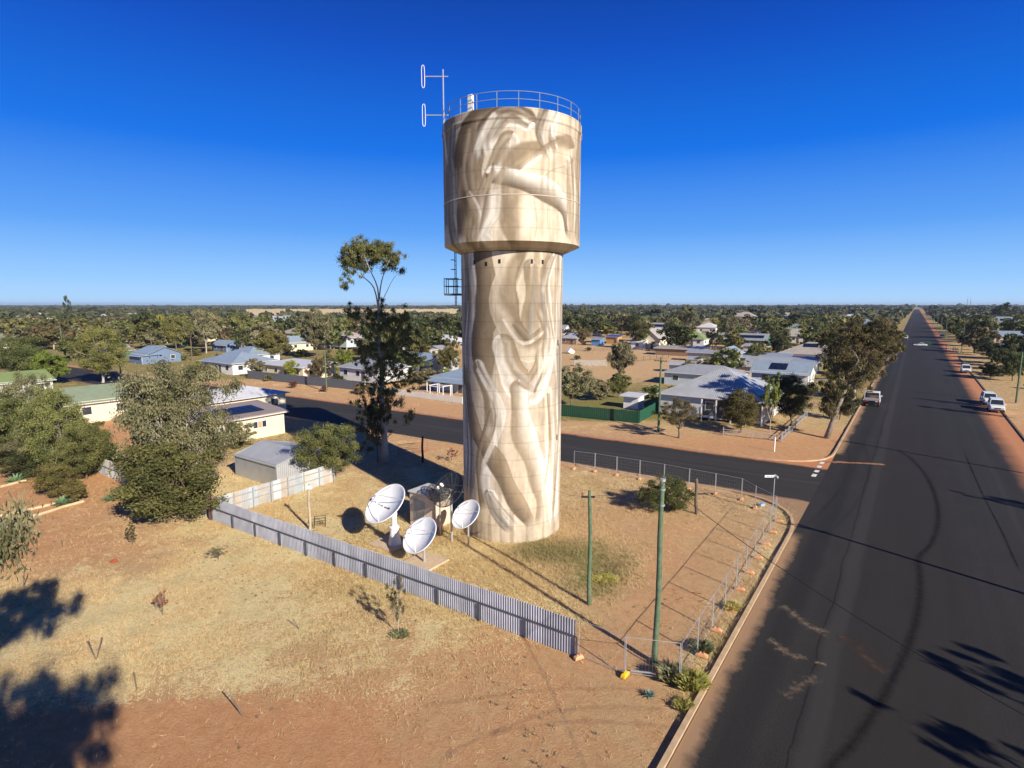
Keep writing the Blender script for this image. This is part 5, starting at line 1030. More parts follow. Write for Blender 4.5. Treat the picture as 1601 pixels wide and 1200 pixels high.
def house(u, y, W, D, wh, roof, rc, wc, label, anchor=(0, -1), rise=None, over=.5, rz=GRID, windows=True, veranda=None, solar=None, door=True, raised=0.0, name='house', cat='house', group=None, tank=None, loc=None, simple=False, vent=None):
    b = loc if loc is not None else G(u, y); R = Matrix.Rotation(rz, 3, 'Z'); c = b - R @ Vector((anchor[0] * W / 2, anchor[1] * D / 2, 0))
    root = empty(name, c, rz, label=label, cat=cat, group=group); z0 = raised; z1 = raised + wh; rise = rise if rise is not None else min(W, D) * .28; o = over
    mb = MB(); mb.box((0, 0, (z0 + z1) / 2 - .1), (W, D, z1 - z0 + .2))
    x, yy = W / 2, D / 2
    if roof == 'gx': mb.add([(-x, -yy, z1), (-x, yy, z1), (-x, 0, z1 + rise), (x, -yy, z1), (x, yy, z1), (x, 0, z1 + rise)], [(0, 1, 2), (3, 5, 4)])
    if roof == 'gy': mb.add([(-x, -yy, z1), (x, -yy, z1), (0, -yy, z1 + rise), (-x, yy, z1), (x, yy, z1), (0, yy, z1 + rise)], [(0, 1, 2), (3, 5, 4)])
    mb.build('wall', wallmat(wc), root)
    X, Y = x + o, yy + o; e = z1 - .06; t = .10; mb = MB(); th = .09
    if roof == 'hip':
        if W >= D: r0, r1 = (-(X - Y), 0), (X - Y, 0)
        else: r0, r1 = (0, -(Y - X)), (0, Y - X)
        top = z1 + rise; vs = [(-X, -Y, e), (X, -Y, e), (X, Y, e), (-X, Y, e), (*r0, top), (*r1, top)]
        fs = [(0, 1, 5, 4), (1, 2, 5), (2, 3, 4, 5), (3, 0, 4)] if W >= D else [(0, 1, 4), (1, 2, 5, 4), (2, 3, 5), (3, 0, 4, 5)]
        mb.add(vs, fs); mb.add([(-X, -Y, e - th), (X, -Y, e - th), (X, Y, e - th), (-X, Y, e - th), (-X, -Y, e), (X, -Y, e), (X, Y, e), (-X, Y, e)], [(0, 3, 2, 1), (0, 1, 5, 4), (1, 2, 6, 5), (2, 3, 7, 6), (3, 0, 4, 7)])
    elif roof == 'gx':
        k = rise * o / yy; top = z1 + rise + .03
        for s in (-1, 1): mb.loft([[(-X, s * Y, e - k), (-X, 0, top), (-X, 0, top - th), (-X, s * Y, e - k - th)], [(X, s * Y, e - k), (X, 0, top), (X, 0, top - th), (X, s * Y, e - k - th)]])
    elif roof == 'gy':
        k = rise * o / x; top = z1 + rise + .03
        for s in (-1, 1): mb.loft([[(s * X, -Y, e - k), (0, -Y, top), (0, -Y, top - th), (s * X, -Y, e - k - th)], [(s * X, Y, e - k), (0, Y, top), (0, Y, top - th), (s * X, Y, e - k - th)]])
    elif roof == 'sk':   # single slope falling to -y
        mb.loft([[(-X, -Y, z1 + .03), (X, -Y, z1 + .03), (X, Y, z1 + rise + .03), (-X, Y, z1 + rise + .03)], [(-X, -Y, z1 + .15), (X, -Y, z1 + .15), (X, Y, z1 + rise + .15), (-X, Y, z1 + rise + .15)]])
    elif roof == 'skx':  # single slope falling to +x
        mb.loft([[(-X, -Y, z1 + rise + .03), (X, -Y, z1 + .03), (X, Y, z1 + .03), (-X, Y, z1 + rise + .03)], [(-X, -Y, z1 + rise + .15), (X, -Y, z1 + .15), (X, Y, z1 + .15), (-X, Y, z1 + rise + .15)]])
    ax = 'Y' if roof in ('gy', 'skx') else 'X'
    if not simple and not (wc == 'tin'):
        gb = MB(); ge = e - .05 - (rise * o / yy if roof == 'gx' else rise * o / x if roof == 'gy' else 0) if roof in ('hip', 'gx', 'gy') else z1 - .02
        if roof in ('hip', 'gx', 'sk'): gb.box((0, -Y - .07, ge), (2 * X, .12, .12))
        if roof in ('hip', 'gy', 'skx'): gb.box((X + .07, 0, ge), (.12, 2 * Y, .12))
        gb.box((x + .04, -yy + .15, (z0 + ge) / 2), (.08, .08, ge - z0)); gb.build('gutter', wallmat('pale'), root)
    rf = mb.build('roof', roofmat(rc, ax), root)
    if windows and not simple:
        def win(px_, py_, pz, w_, h_, ax_):
            d = (w_, .05, h_) if ax_ == 'y' else (.05, w_, h_); f = MB().box((px_, py_, pz), d).build('window', wallmat('white' if wc != 'white' else 'grey'), root)
            g = (w_ - .16, .03, h_ - .16) if ax_ == 'y' else (.03, w_ - .16, h_ - .16); sg = -1 if (ax_ == 'y') else 1; off = (0, -.02, 0) if ax_ == 'y' else (.02, 0, 0)
            MB().box((px_ + off[0], py_ + off[1], pz), g).build('pane', M_GLASS, f)
        zc = z0 + wh * .56; nW = max(1, int(W / 4)); nD = max(1, int(D / 4))
        for i in range(nW): win(-x + W * (i + .5) / nW, -yy - .015, zc, 1.3 if wh > 2.3 else .8, min(1.25, wh * .42), 'y')
        for i in range(nD): win(x + .015, -yy + D * (i + .5) / nD, zc, 1.3 if wh > 2.3 else .8, min(1.25, wh * .42), 'x')
    if door and not simple and W > 5:
        f = MB().box((-x + W * .5 + 1.6, -yy - .02, z0 + 1.02), (.95, .05, 2.05)).build('door', mat('door_dark', (.10, .09, .09), .6, .1, 3), root); MB().box((-x + W * .5 + 1.95, -yy - .06, z0 + 1.0), (.05, .05, .12)).build('handle', M_STEEL, f)
    if veranda:
        for (vx0, vx1, side) in veranda:
            mb = MB(); dep = 2.2
            if side == 'y':
                mb.loft([[(vx0, -yy - o - dep, z1 - .7), (vx1, -yy - o - dep, z1 - .7), (vx1, -yy - o + .05, z1 - .12), (vx0, -yy - o + .05, z1 - .12)], [(vx0, -yy - o - dep, z1 - .62), (vx1, -yy - o - dep, z1 - .62), (vx1, -yy - o + .05, z1 - .04), (vx0, -yy - o + .05, z1 - .04)]]); mb.build('veranda_roof', roofmat(rc, 'X'), root)
                for q in np.linspace(vx0 + .15, vx1 - .15, max(2, int((vx1 - vx0) / 2.6) + 1)): MB().box((q, -yy - o - dep + .15, (z1 - .7) / 2), (.13, .13, z1 - .7)).build('veranda_post', M_WHITE, root)
            else:
                mb.loft([[(x + o + dep, vx0, z1 - .7), (x + o - .05, vx0, z1 - .12), (x + o - .05, vx1, z1 - .12), (x + o + dep, vx1, z1 - .7)], [(x + o + dep, vx0, z1 - .62), (x + o - .05, vx0, z1 - .04), (x + o - .05, vx1, z1 - .04), (x + o + dep, vx1, z1 - .62)]]); mb.build('veranda_roof', roofmat(rc, 'Y'), root)
                for q in np.linspace(vx0 + .15, vx1 - .15, max(2, int((vx1 - vx0) / 2.6) + 1)): MB().box((x + o + dep - .15, q, (z1 - .7) / 2), (.13, .13, z1 - .7)).build('veranda_post', M_WHITE, root)
    if solar:
        # panels on the roof plane: (x0, x1, y0, y1, z at y0 side, z at y1 side, axis)
        for (sx0, sx1, sy0, sy1) in solar:
            def rz_(xx, y2):
                if roof in ('gx', 'hip'): return z1 + rise * (1 - abs(y2) / yy) + .10 if yy else z1
                if roof == 'gy': return z1 + rise * (1 - abs(xx) / x) + .10
                if roof == 'sk': return z1 + rise * (y2 + Y) / (2 * Y) + .22
                return z1 + rise * (X - xx) / (2 * X) + .22
            n = max(1, int(round((sx1 - sx0) / 1.05))) if roof in ('gx', 'hip', 'sk') else max(1, int(round((sy1 - sy0) / 1.05)))
            for i in range(n):
                if roof in ('gx', 'hip', 'sk'): a0, a1, b0, b1 = sx0 + (sx1 - sx0) * i / n, sx0 + (sx1 - sx0) * (i + .93) / n, sy0, sy1
                else: a0, a1, b0, b1 = sx0, sx1, sy0 + (sy1 - sy0) * i / n, sy0 + (sy1 - sy0) * (i + .93) / n
                mb = MB(); lo = [(a0, b0, rz_(a0, b0)), (a1, b0, rz_(a1, b0)), (a1, b1, rz_(a1, b1)), (a0, b1, rz_(a0, b1))]; mb.loft([lo, [(p[0], p[1], p[2] + .05) for p in lo]]); mb.build('solar_panel', M_SOLAR, rf)
    if raised:
        for px_ in np.linspace(-x + .3, x - .3, max(2, int(W / 3))):
            for py_ in (-yy + .3, yy - .3): MB().box((px_, py_, raised / 2 - .1), (.25, .25, raised)).build('stump', wallmat('pale'), root)
    if vent: MB().lathe([(.15, 0), (.15, .25), (.32, .35), (.34, .55), (.2, .75), (.02, .8)], 12, Matrix.Translation((vent[0], vent[1], vent[2]))).build('roof_vent', M_STEEL, rf)
    if tank: MB().lathe([(tank[2], 0), (tank[2], tank[3]), (.05, tank[3] + .3)], 20, Matrix.Translation((tank[0], tank[1], 0)), True).build('water_tank', wallmat('tin'), root)
    OCC.append((c.x, c.y, max(W, D) * .62)); return root
house(1032, 648, 15, 14, 3.0, 'hip', 'tin', 'pale', 'pale blue-grey house with a big hipped iron roof and a front veranda', anchor=(-1, -1), rise=3.6, raised=.5, veranda=None)
hr = bpy.data.objects['house']
hh = house(1092, 604, 15, 8, 2.7, 'hip', 'greytin', 'bluegrey', 'low rear wing roof behind the big hipped roof house', anchor=(0, -1), rise=1.6, door=False)
house(1262, 606, 11, 9, 2.9, 'gx', 'bluegrey', 'white', 'white gabled garage with two solar panels behind the dark garden tree', anchor=(1, -1), rise=2.0, solar=[(-2.2, 1.2, -3.6, -1.2)], door=False)
house(1195, 590, 9, 7, 2.8, 'gx', 'greytin', 'cream', 'cream gable ended house left of the white garage', anchor=(0, -1), rise=1.8)
house(1262, 570, 15, 13, 3.2, 'hip', 'beige', 'white', 'white walled house with a worn beige hipped roof beyond the garage', anchor=(0, -1), rise=3.0, solar=[(-2, 2, -3.2, -1.2)])
house(1225, 582, 14, 7, 2.5, 'sk', 'greytin', 'grey', 'long low grey skillion shed beyond the white garage', anchor=(0, -1), rise=1.0)
house(1190, 575, 12, 7, 2.6, 'sk', 'bluegrey', 'brown', 'low brown walled shed with a pale skillion roof', anchor=(0, -1), rise=.9)
house(1059, 582, 4.5, 3.6, 2.2, 'gx', 'tin', 'bluegrey', 'tiny pale blue garden shed in the dirt yard', anchor=(0, -1), rise=.5, name='shed', cat='shed', windows=False)
house(1062, 556, 17, 6, 2.3, 'sk', 'beige', 'dark' if False else 'brown', 'long low open shed with a pale flat roof in the dirt yard', anchor=(0, -1), rise=.5, name='shed', cat='shed', windows=False, door=False)
house(1075, 540, 13, 10, 3.0, 'hip', 'limegreen', 'white', 'white house with a lime green hipped roof', anchor=(0, -1), rise=3.0)
house(1012, 545, 9, 12, 4.2, 'gy', 'beige', 'cream', 'cream gabled house with a steep pale roof', anchor=(0, -1), rise=3.6)
house(1005, 546, 5, 6, 3.0, 'gx', 'white', 'white', 'small white lean-to building in front of the cream gabled house', anchor=(1, -1), rise=1.2)
house(1018, 522, 18, 12, 3.5, 'gx', 'greytin', 'white', 'white house with a long dark row of solar panels on its roof', anchor=(0, -1), rise=3.0, solar=[(-7, 7, -4.5, -2.0)])
house(931, 540, 4.2, 3.6, 2.6, 'sk', 'bluegrey', 'brightblue', 'bright blue square shed in the dirt yard', anchor=(0, -1), rise=.5, name='shed', cat='shed', windows=False)
house(956, 537, 5.5, 4.5, 3.0, 'sk', 'blue', 'orange', 'orange and blue shed right of the bright blue one', anchor=(0, -1), rise=.6, name='shed', cat='shed', windows=False)
house(888, 538, 8, 8, 2.8, 'hip', 'tin', 'brown', 'brown walled house with a pale roof right of the tower', anchor=(0, -1), rise=2.0)
house(920, 517, 14, 10, 3.0, 'hip', 'red', 'pale', 'pale house with a dull red roof right of the tower', anchor=(0, -1), rise=2.5)
house(1103, 522, 11, 10, 4.0, 'hip', 'white', 'white', 'white cottage below the golden-leaved tree', anchor=(0, -1), rise=2.6)
house(1160, 540, 18, 10, 2.8, 'gx', 'greytin', 'green', 'dark green walled building with solar panels along its roof', anchor=(0, -1), rise=2.2, solar=[(-8, 8, -4, -1.8)])
house(1162, 507, 16, 12, 7, 'hip', 'beige', 'sand', 'tall two storey sand coloured building among the far trees', anchor=(0, -1), rise=4.0)
house(1173, 515, 24, 8, 2.8, 'gx', 'beige', 'pale', 'long low pale roof below the two storey sand coloured building', anchor=(0, -1), rise=2.0)
house(1180, 552, 8, 4.5, 2.6, 'sk', 'beige', 'bluegrey', 'small pale blue box shed behind the back yards', anchor=(0, -1), rise=.4, name='shed', cat='shed', windows=False)
house(1133, 575, 5, 8, 4.2, 'gy', 'bluegrey', 'grey', 'narrow tall blue-grey shed behind the hipped roof house', anchor=(0, -1), rise=1.4, name='shed', cat='shed', windows=False)
house(1105, 565, 12, 3, 2.6, 'sk', 'greytin', 'grey', 'grey iron lean-to left of the narrow tall shed', anchor=(0, -1), rise=.5, name='shed', cat='shed', windows=False)
house(1240, 535, 15, 12, 3.0, 'hip', 'beige', 'pale', 'house with a pale beige hipped roof beyond the green rounded tree', anchor=(0, -1), rise=3.0, vent=(0, 0, 5.8))
house(1348, 516, 16, 12, 4.0, 'hip', 'bluegrey', 'white', 'white house with a pale roof showing left of the huge rusty gum', anchor=(0, -1), rise=3.5)
house(1572, 522, 24, 16, 5.5, 'hip', 'bluegrey', 'white', 'large white two storey house on the right side of the main road', anchor=(0, -1), rise=4.5)
house(1552, 534, 24, 9, 3.0, 'gx', 'bluegrey', 'cream', 'long low white house in front of the two storey house on the right', anchor=(0, -1), rise=2.0)
house(1538, 520, 12, 9, 3.5, 'hip', 'greytin', 'grey', 'grey roofed house left of the large white two storey house', anchor=(0, -1), rise=3.0)
house(1592, 545, 10, 3, 1.6, 'sk', 'blue', 'brightblue', 'bright blue pool fence enclosure at the right edge', anchor=(0, -1), rise=.1, name='pool_enclosure', cat='enclosure', windows=False, door=False)
# left of the tower
house(215, 650, 9, 26, 3.2, 'gy', 'green', 'cream', 'cream building with a long sage green iron roof on the left', anchor=(1, 1), rise=1.7)
house(445, 676, 6.5, 15, 2.9, 'skx', 'brownflat', 'cream', 'cream building with a brown iron roof carrying a row of solar panels', anchor=(1, 1), rise=.7, solar=[(-1.2, 2.0, -4.5, 5.6)], windows=False, door=False, over=.45)
hs_ = house(392, 652, 9, 12, 3.2, 'hip', 'white', 'cream', 'white roofed house behind the solar panel roof', anchor=(1, 0), rise=1.2)
house(433, 762, 7.2, 6.2, 2.15, 'gx', 'tin', 'tin', 'light grey corrugated iron garden shed behind the side fence', anchor=(1, -1), rise=.75, over=.12, name='shed', cat='shed', windows=False, door=False)
house(400, 582, 15, 12, 2.8, 'hip', 'bluegrey', 'white', 'cream walled house with a pale grey hipped roof behind the largest gum', anchor=(1, 0), rise=2.2)
house(258, 566, 10, 9, 2.8, 'gx', 'bluegrey', 'blue', 'blue walled house with pale blue roofs on the left', anchor=(1, 0), rise=1.8)
house(236, 568, 8, 5, 2.2, 'sk', 'bluegrey', 'blue', 'pale blue carport in front of the blue walled house', anchor=(1, 0), rise=.3, windows=False, door=False, name='carport', cat='carport')
house(355, 548, 10, 6, 2.6, 'gx', 'bluegrey', 'blue', 'small light blue roof beside the gum left of centre', anchor=(0, 0), rise=1.4)
house(18, 524, 14, 12, 4.0, 'hip', 'bluegrey', 'white', 'white house with a grey hipped roof at the far left edge', anchor=(0, 0), rise=2.6)
house(8, 618, 10, 12, 3.0, 'gy', 'limegreen', 'pale', 'light green curved looking roof at the left edge', anchor=(0, 0), rise=1.4)
house(225, 534, 10, 8, 2.8, 'sk', 'white', 'sand', 'flat white roofed shed behind the blue walled house', anchor=(0, 0), rise=.4)
house(438, 517, 32, 18, 5.0, 'hip', 'white', 'white', 'big white hall with a bright white roof far left of centre', anchor=(0, 0), rise=4.5)
house(452, 507, 14, 10, 6.5, 'gx', 'beige', 'sand', 'tan upper block rising behind the big white hall', anchor=(0, 0), rise=1.5)
house(460, 547, 9, 10, 3.2, 'gy', 'bluegrey', 'cream', 'pale gabled cottage half hidden by the large gum', anchor=(0, 0), rise=2.2)
house(542, 544, 12, 10, 3.4, 'hip', 'pink', 'bluegrey', 'house with a pinkish hipped roof left of the slender gum', anchor=(0, 0), rise=2.6, raised=1.0)
house(466, 586, 17, 9, 2.7, 'sk', 'white', 'cream', 'long cream house with a flat white roof behind the dark grey fence', anchor=(0, 0), rise=.4)
house(395, 566, 12, 10, 2.8, 'hip', 'bluegrey', 'white', 'pale roofed house left of the long cream house', anchor=(0, 0), rise=2.0)
house(585, 597, 12, 9, 2.8, 'hip', 'greytin', 'pale', 'grey weatherboard bungalow behind the slender gum', anchor=(0, 0), rise=2.0, raised=.8)
house(672, 577, 13, 8, 3.0, 'gx', 'bluegrey', 'grey', 'blue-grey iron roofed shed between the slender gum and the tower', anchor=(0, 0), rise=1.4)
house(690, 544, 20, 12, 3.0, 'hip', 'white', 'brown', 'dark carport house with white roofs left of the tower', anchor=(0, 0), rise=2.4)
house(735, 608, 11, 10, 2.8, 'hip', 'bluegrey', 'bluegrey', 'pale blue house with a veranda beside the tower edge', anchor=(0, 0), rise=1.8, veranda=[(-5, 5, 'y')])
house(620, 545, 14, 11, 3.2, 'hip', 'tin', 'pale', 'pale house glimpsed through the slender gum', anchor=(0, 0), rise=2.4)
# window strip on the cream solar building
sb = [o for o in bpy.data.objects if o.get('label', '').startswith('cream building with a brown')][0]
for yy_, w_ in ((4.0, 1.9), (-1.5, 1.6)):
    f = MB().box((3.27, yy_, 1.75), (.06, w_, .95)).build('window', wallmat('white'), sb)
    for k in (-1, 0, 1): MB().box((3.30, yy_ + k * w_ * .32, 1.75), (.04, w_ * .28, .8)).build('pane', M_GLASS if k else mat('curtain', (.45, .30, .2), .8, .1, 3), f)
# veranda posts on the big hipped house
f0 = bpy.data.objects['house']
for i in range(5): MB().box((-1.0 + i * 2.1, -7.4 - .35, 1.6), (.16, .16, 3.2)).build('veranda_post', M_WHITE, f0)
mb = MB(); mb.box((3.2, -6.99, 1.9), (8.4, .06, 2.4)); mb.build('veranda_shade_panel', mat('painted_shade', (.16, .15, .14), .8, .2, 2), f0)  # flat dark panel on the front wall, veranda shade put in as colour
# little white shed by the green fence
house(990, 637, 2.6, 2.4, 2.1, 'sk', 'white', 'white', 'small white framed shed on the lawn behind the green fence', anchor=(0, 0), rise=.1, name='shed', cat='shed', windows=False, door=False)
# tipped white sheet
q = G(891, 552); MB().box((0, 0, 0), (2.4, 2.2, 1.5), M=Matrix.Rotation(.6, 3, 'Y') @ Matrix.Rotation(.5, 3, 'Z')).build('tipped_box', M_WHITE, label='white box lying tipped on the bare dirt yard', cat='box').location = q + Vector((0, 0, 1.0))

# ------------------------------------------------------------ yard fences of the neighbours
def plain_fence(p0, p1, h, m, label, step=2.4, palings=False, rail_only=False, pm=None):
    p0, p1 = Vector(p0), Vector(p1); L = (p1 - p0).length; r = empty('yard_fence', p0, math.atan2((p1 - p0).y, (p1 - p0).x), label=label, cat='fence'); n = max(1, int(round(L / step)))
    if not rail_only:
        mb = MB(); k = .16 if not palings else .11; i = 0; x = 0
        while x < L: mb.box((x + k / 2, (i % 2) * .02, h / 2), (k * .92 if not palings else k * .7, .03, h + .03 * math.sin(x * 3.1))); x += k if not palings else k * 1.25; i += 1
        mb.build('palings', m, r)
    mb = MB(); mb.box((L / 2, .06, h * .8), (L, .05, .08)); mb.box((L / 2, .06, h * .25), (L, .05, .08))
    if rail_only: mb.box((L / 2, .06, h * .52), (L, .03, .05))
    mb.build('rails', pm or m, r)
    for i in range(n + 1): MB().box((L * i / n, .08, h / 2 + .03), (.11, .11, h + .1)).build('post', pm or m, r)
plain_fence(G(387, 591), G(565, 610), 1.8, mat('fence_charcoal', (.10, .11, .13), .6, .1, 2), 'long dark grey sheet fence on the far side of the side street')
plain_fence(G(567, 610), G(722, 631), 1.15, mat('fence_white', (.66, .66, .62), .7, .1, 2), 'low white picket fence continuing from the dark grey fence', palings=True)
plain_fence(G(870, 649), G(998, 661), 1.75, mat('fence_green', (.016, .065, .038), .6, .2, 2), 'dark green fence along the side street right of the tower')
plain_fence(G(998, 661), G(1030, 643), 1.75, mat('fence_green2', (.018, .10, .06), .6, .2, 2), 'brighter green fence section returning towards the hipped roof house')
plain_fence(G(897, 572), G(948, 572), 1.7, mat('grey_palings', (.34, .31, .27), .9, .3, 2), 'weathered grey paling yard fence in the bare dirt block')
plain_fence(G(885, 549), G(1000, 546), 1.0, M_BARKD, 'rough rail fence across the bare dirt block', rail_only=True, step=4)
plain_fence(G(985, 566), G(1045, 560), 1.4, M_BARKD, 'dark rail fence beside the low open shed', rail_only=True, step=3)
plain_fence(G(1222, 690), G(1262, 652), 1.1, M_STEEL, 'wire and pipe fence of the corner garden', rail_only=True, step=2.5)
plain_fence(G(1130, 680), G(1222, 690), 1.0, M_STEEL, 'thin wire fence along the front of the corner garden', rail_only=True, step=3.5)
plain_fence(G(1478, 545), G(1502, 552), 1.5, mat('cream_posts', (.6, .52, .34), .8, .1, 2), 'short cream post fence at the far right corner', rail_only=True, step=3)
plain_fence(G(650, 545), G(720, 553), 1.2, M_BARKD, 'dark rail fence behind the blue-grey shed', rail_only=True, step=3)
plain_fence(G(655, 541), G(720, 546), 1.4, mat('fence_cream', (.62, .58, .46), .8, .1, 2), 'cream sheet fence left of the tower far away')
# carport frame by the white fence
q = G(688, 622); r_ = empty('pergola', q, GRID, label='small white pergola frame behind the low white fence', cat='pergola')
mb = MB()
for (x, y_) in ((-1.6, -1), (1.6, -1), (-1.6, 1), (1.6, 1)): MB().box((x, y_, 1.1), (.12, .12, 2.2)).build('post', M_WHITE, r_)
mb.box((0, -1, 2.25), (3.5, .12, .14)); mb.box((0, 1, 2.25), (3.5, .12, .14)); mb.box((-1.6, 0, 2.38), (.12, 2.4, .1)); mb.box((1.6, 0, 2.38), (.12, 2.4, .1)); mb.build('beams', M_WHITE, r_)

# ------------------------------------------------------------ power poles
def power_pole(p, h, label, m=M_GREENPOLE, rz=GRID, lamp=False, arm=1.1):
    r = empty('power_pole', p, rz, label=label, cat='power pole', group='power poles'); MB().tube([(0, 0, -.2), (0, 0, h)], [.17, .12], 10).build('pole_shaft', m, r)
    if arm: 
        MB().box((0, -.15, h - .5), (arm * 2, .10, .12)).build('cross_arm', M_OLDTIMBER, r)
        for x in (-.9, -.35, .35, .9): MB().lathe([(.02, 0), (.05, .02), (.04, .12), (.01, .15)], 8, Matrix.Translation((x * arm, -.15, h - .44))).build('insulator', MATS['porcelain'], r)
    if lamp:
        MB().tube([(0, 0, h - 1.6), (-.8, 0, h - 1.0), (-2.0, 0, h - .8)], .035, 6).build('lamp_arm', M_STEEL, r); MB().box((-2.25, 0, h - .84), (.6, .22, .12)).build('lamp_head', M_STEEL, r)
    return r
PB = [Vector((.88 * HC, -.06 * HC, 0)), Vector((2.02 * HC, 1.56 * HC, 0)), Vector((3.16 * HC, 3.18 * HC, 0))]
d_ = PB[2] - PB[1]; PB += [PB[2] + d_ * k for k in (8, 10, 12, 15)]
for i, p in enumerate(PB):
    power_pole(p, 10.2 if i < 3 else 9.8, ['power pole beside the camera outside the right edge', 'lamp power pole outside the right edge casting the long shadow on the junction', 'power pole at the right edge casting a shadow above the junction'][i] if i < 3 else f'{ORD[i - 3]} green power pole standing along the right verge of the main road', lamp=(i in (1, 2)), m=M_GREENPOLE)
for i in range(len(PB) - 1):
    for x in (-.9, .9):
        wire(PB[i] + ER * x + Vector((0, 0, 9.5)), PB[i + 1] + ER * x + Vector((0, 0, 9.5)), .8, f'{"left" if x < 0 else "right"} power line of the {ORD[i]} span beside the main road', .010, 'power lines along the main road') if i >= 1 else None
for (u, yb, yt, lab, m) in ((98, 553, 504, 'tall green pole far left beyond the yellowish trees', M_GREENPOLE), (300, 563, 524, 'grey pole beside the blue walled house', M_OLDTIMBER), (189, 590, 552, 'dark pole rising behind the sage green roof', M_OLDTIMBER), (510, 612, 540, 'green pole with a cross arm behind the dark grey fence', M_GREENPOLE), (1029, 673, 558, 'green power pole in front of the hipped roof house', M_GREENPOLE), (1503, 548, 508, 'grey pole at the far street corner on the right', M_OLDTIMBER), (1588, 629, 550, 'green street pole on the right verge beside the parked four wheel drives', M_GREENPOLE), (238, 560, 530, 'short timber pole in the blue house yard', M_OLDTIMBER), (1213, 500, 480, 'far pole above the tree belt', M_OLDTIMBER)):
    power_pole(G(u, yb), ztop(u, yb, yt), lab, m, arm=(.9 if u in (510, 1029, 98, 300) else 0))
for (u, yb, yt, lab) in ((1509, 500, 466, 'left one of the two thin radio masts on the horizon at right'), (1514, 500, 467, 'right one of the two thin radio masts on the horizon at right')):
    b = G(u, yb); h = ztop(u, yb, yt); r_ = empty('radio_mast', b, 0, label=lab, cat='radio mast', group='radio masts'); MB().tube([(0, 0, 0), (0, 0, h)], [.22, .16], 6).build('mast_lattice', M_DARKSTEEL, r_); MB().tube([(0, 0, h), (0, 0, h + 3)], .1, 5).build('aerial', M_STEEL, r_)

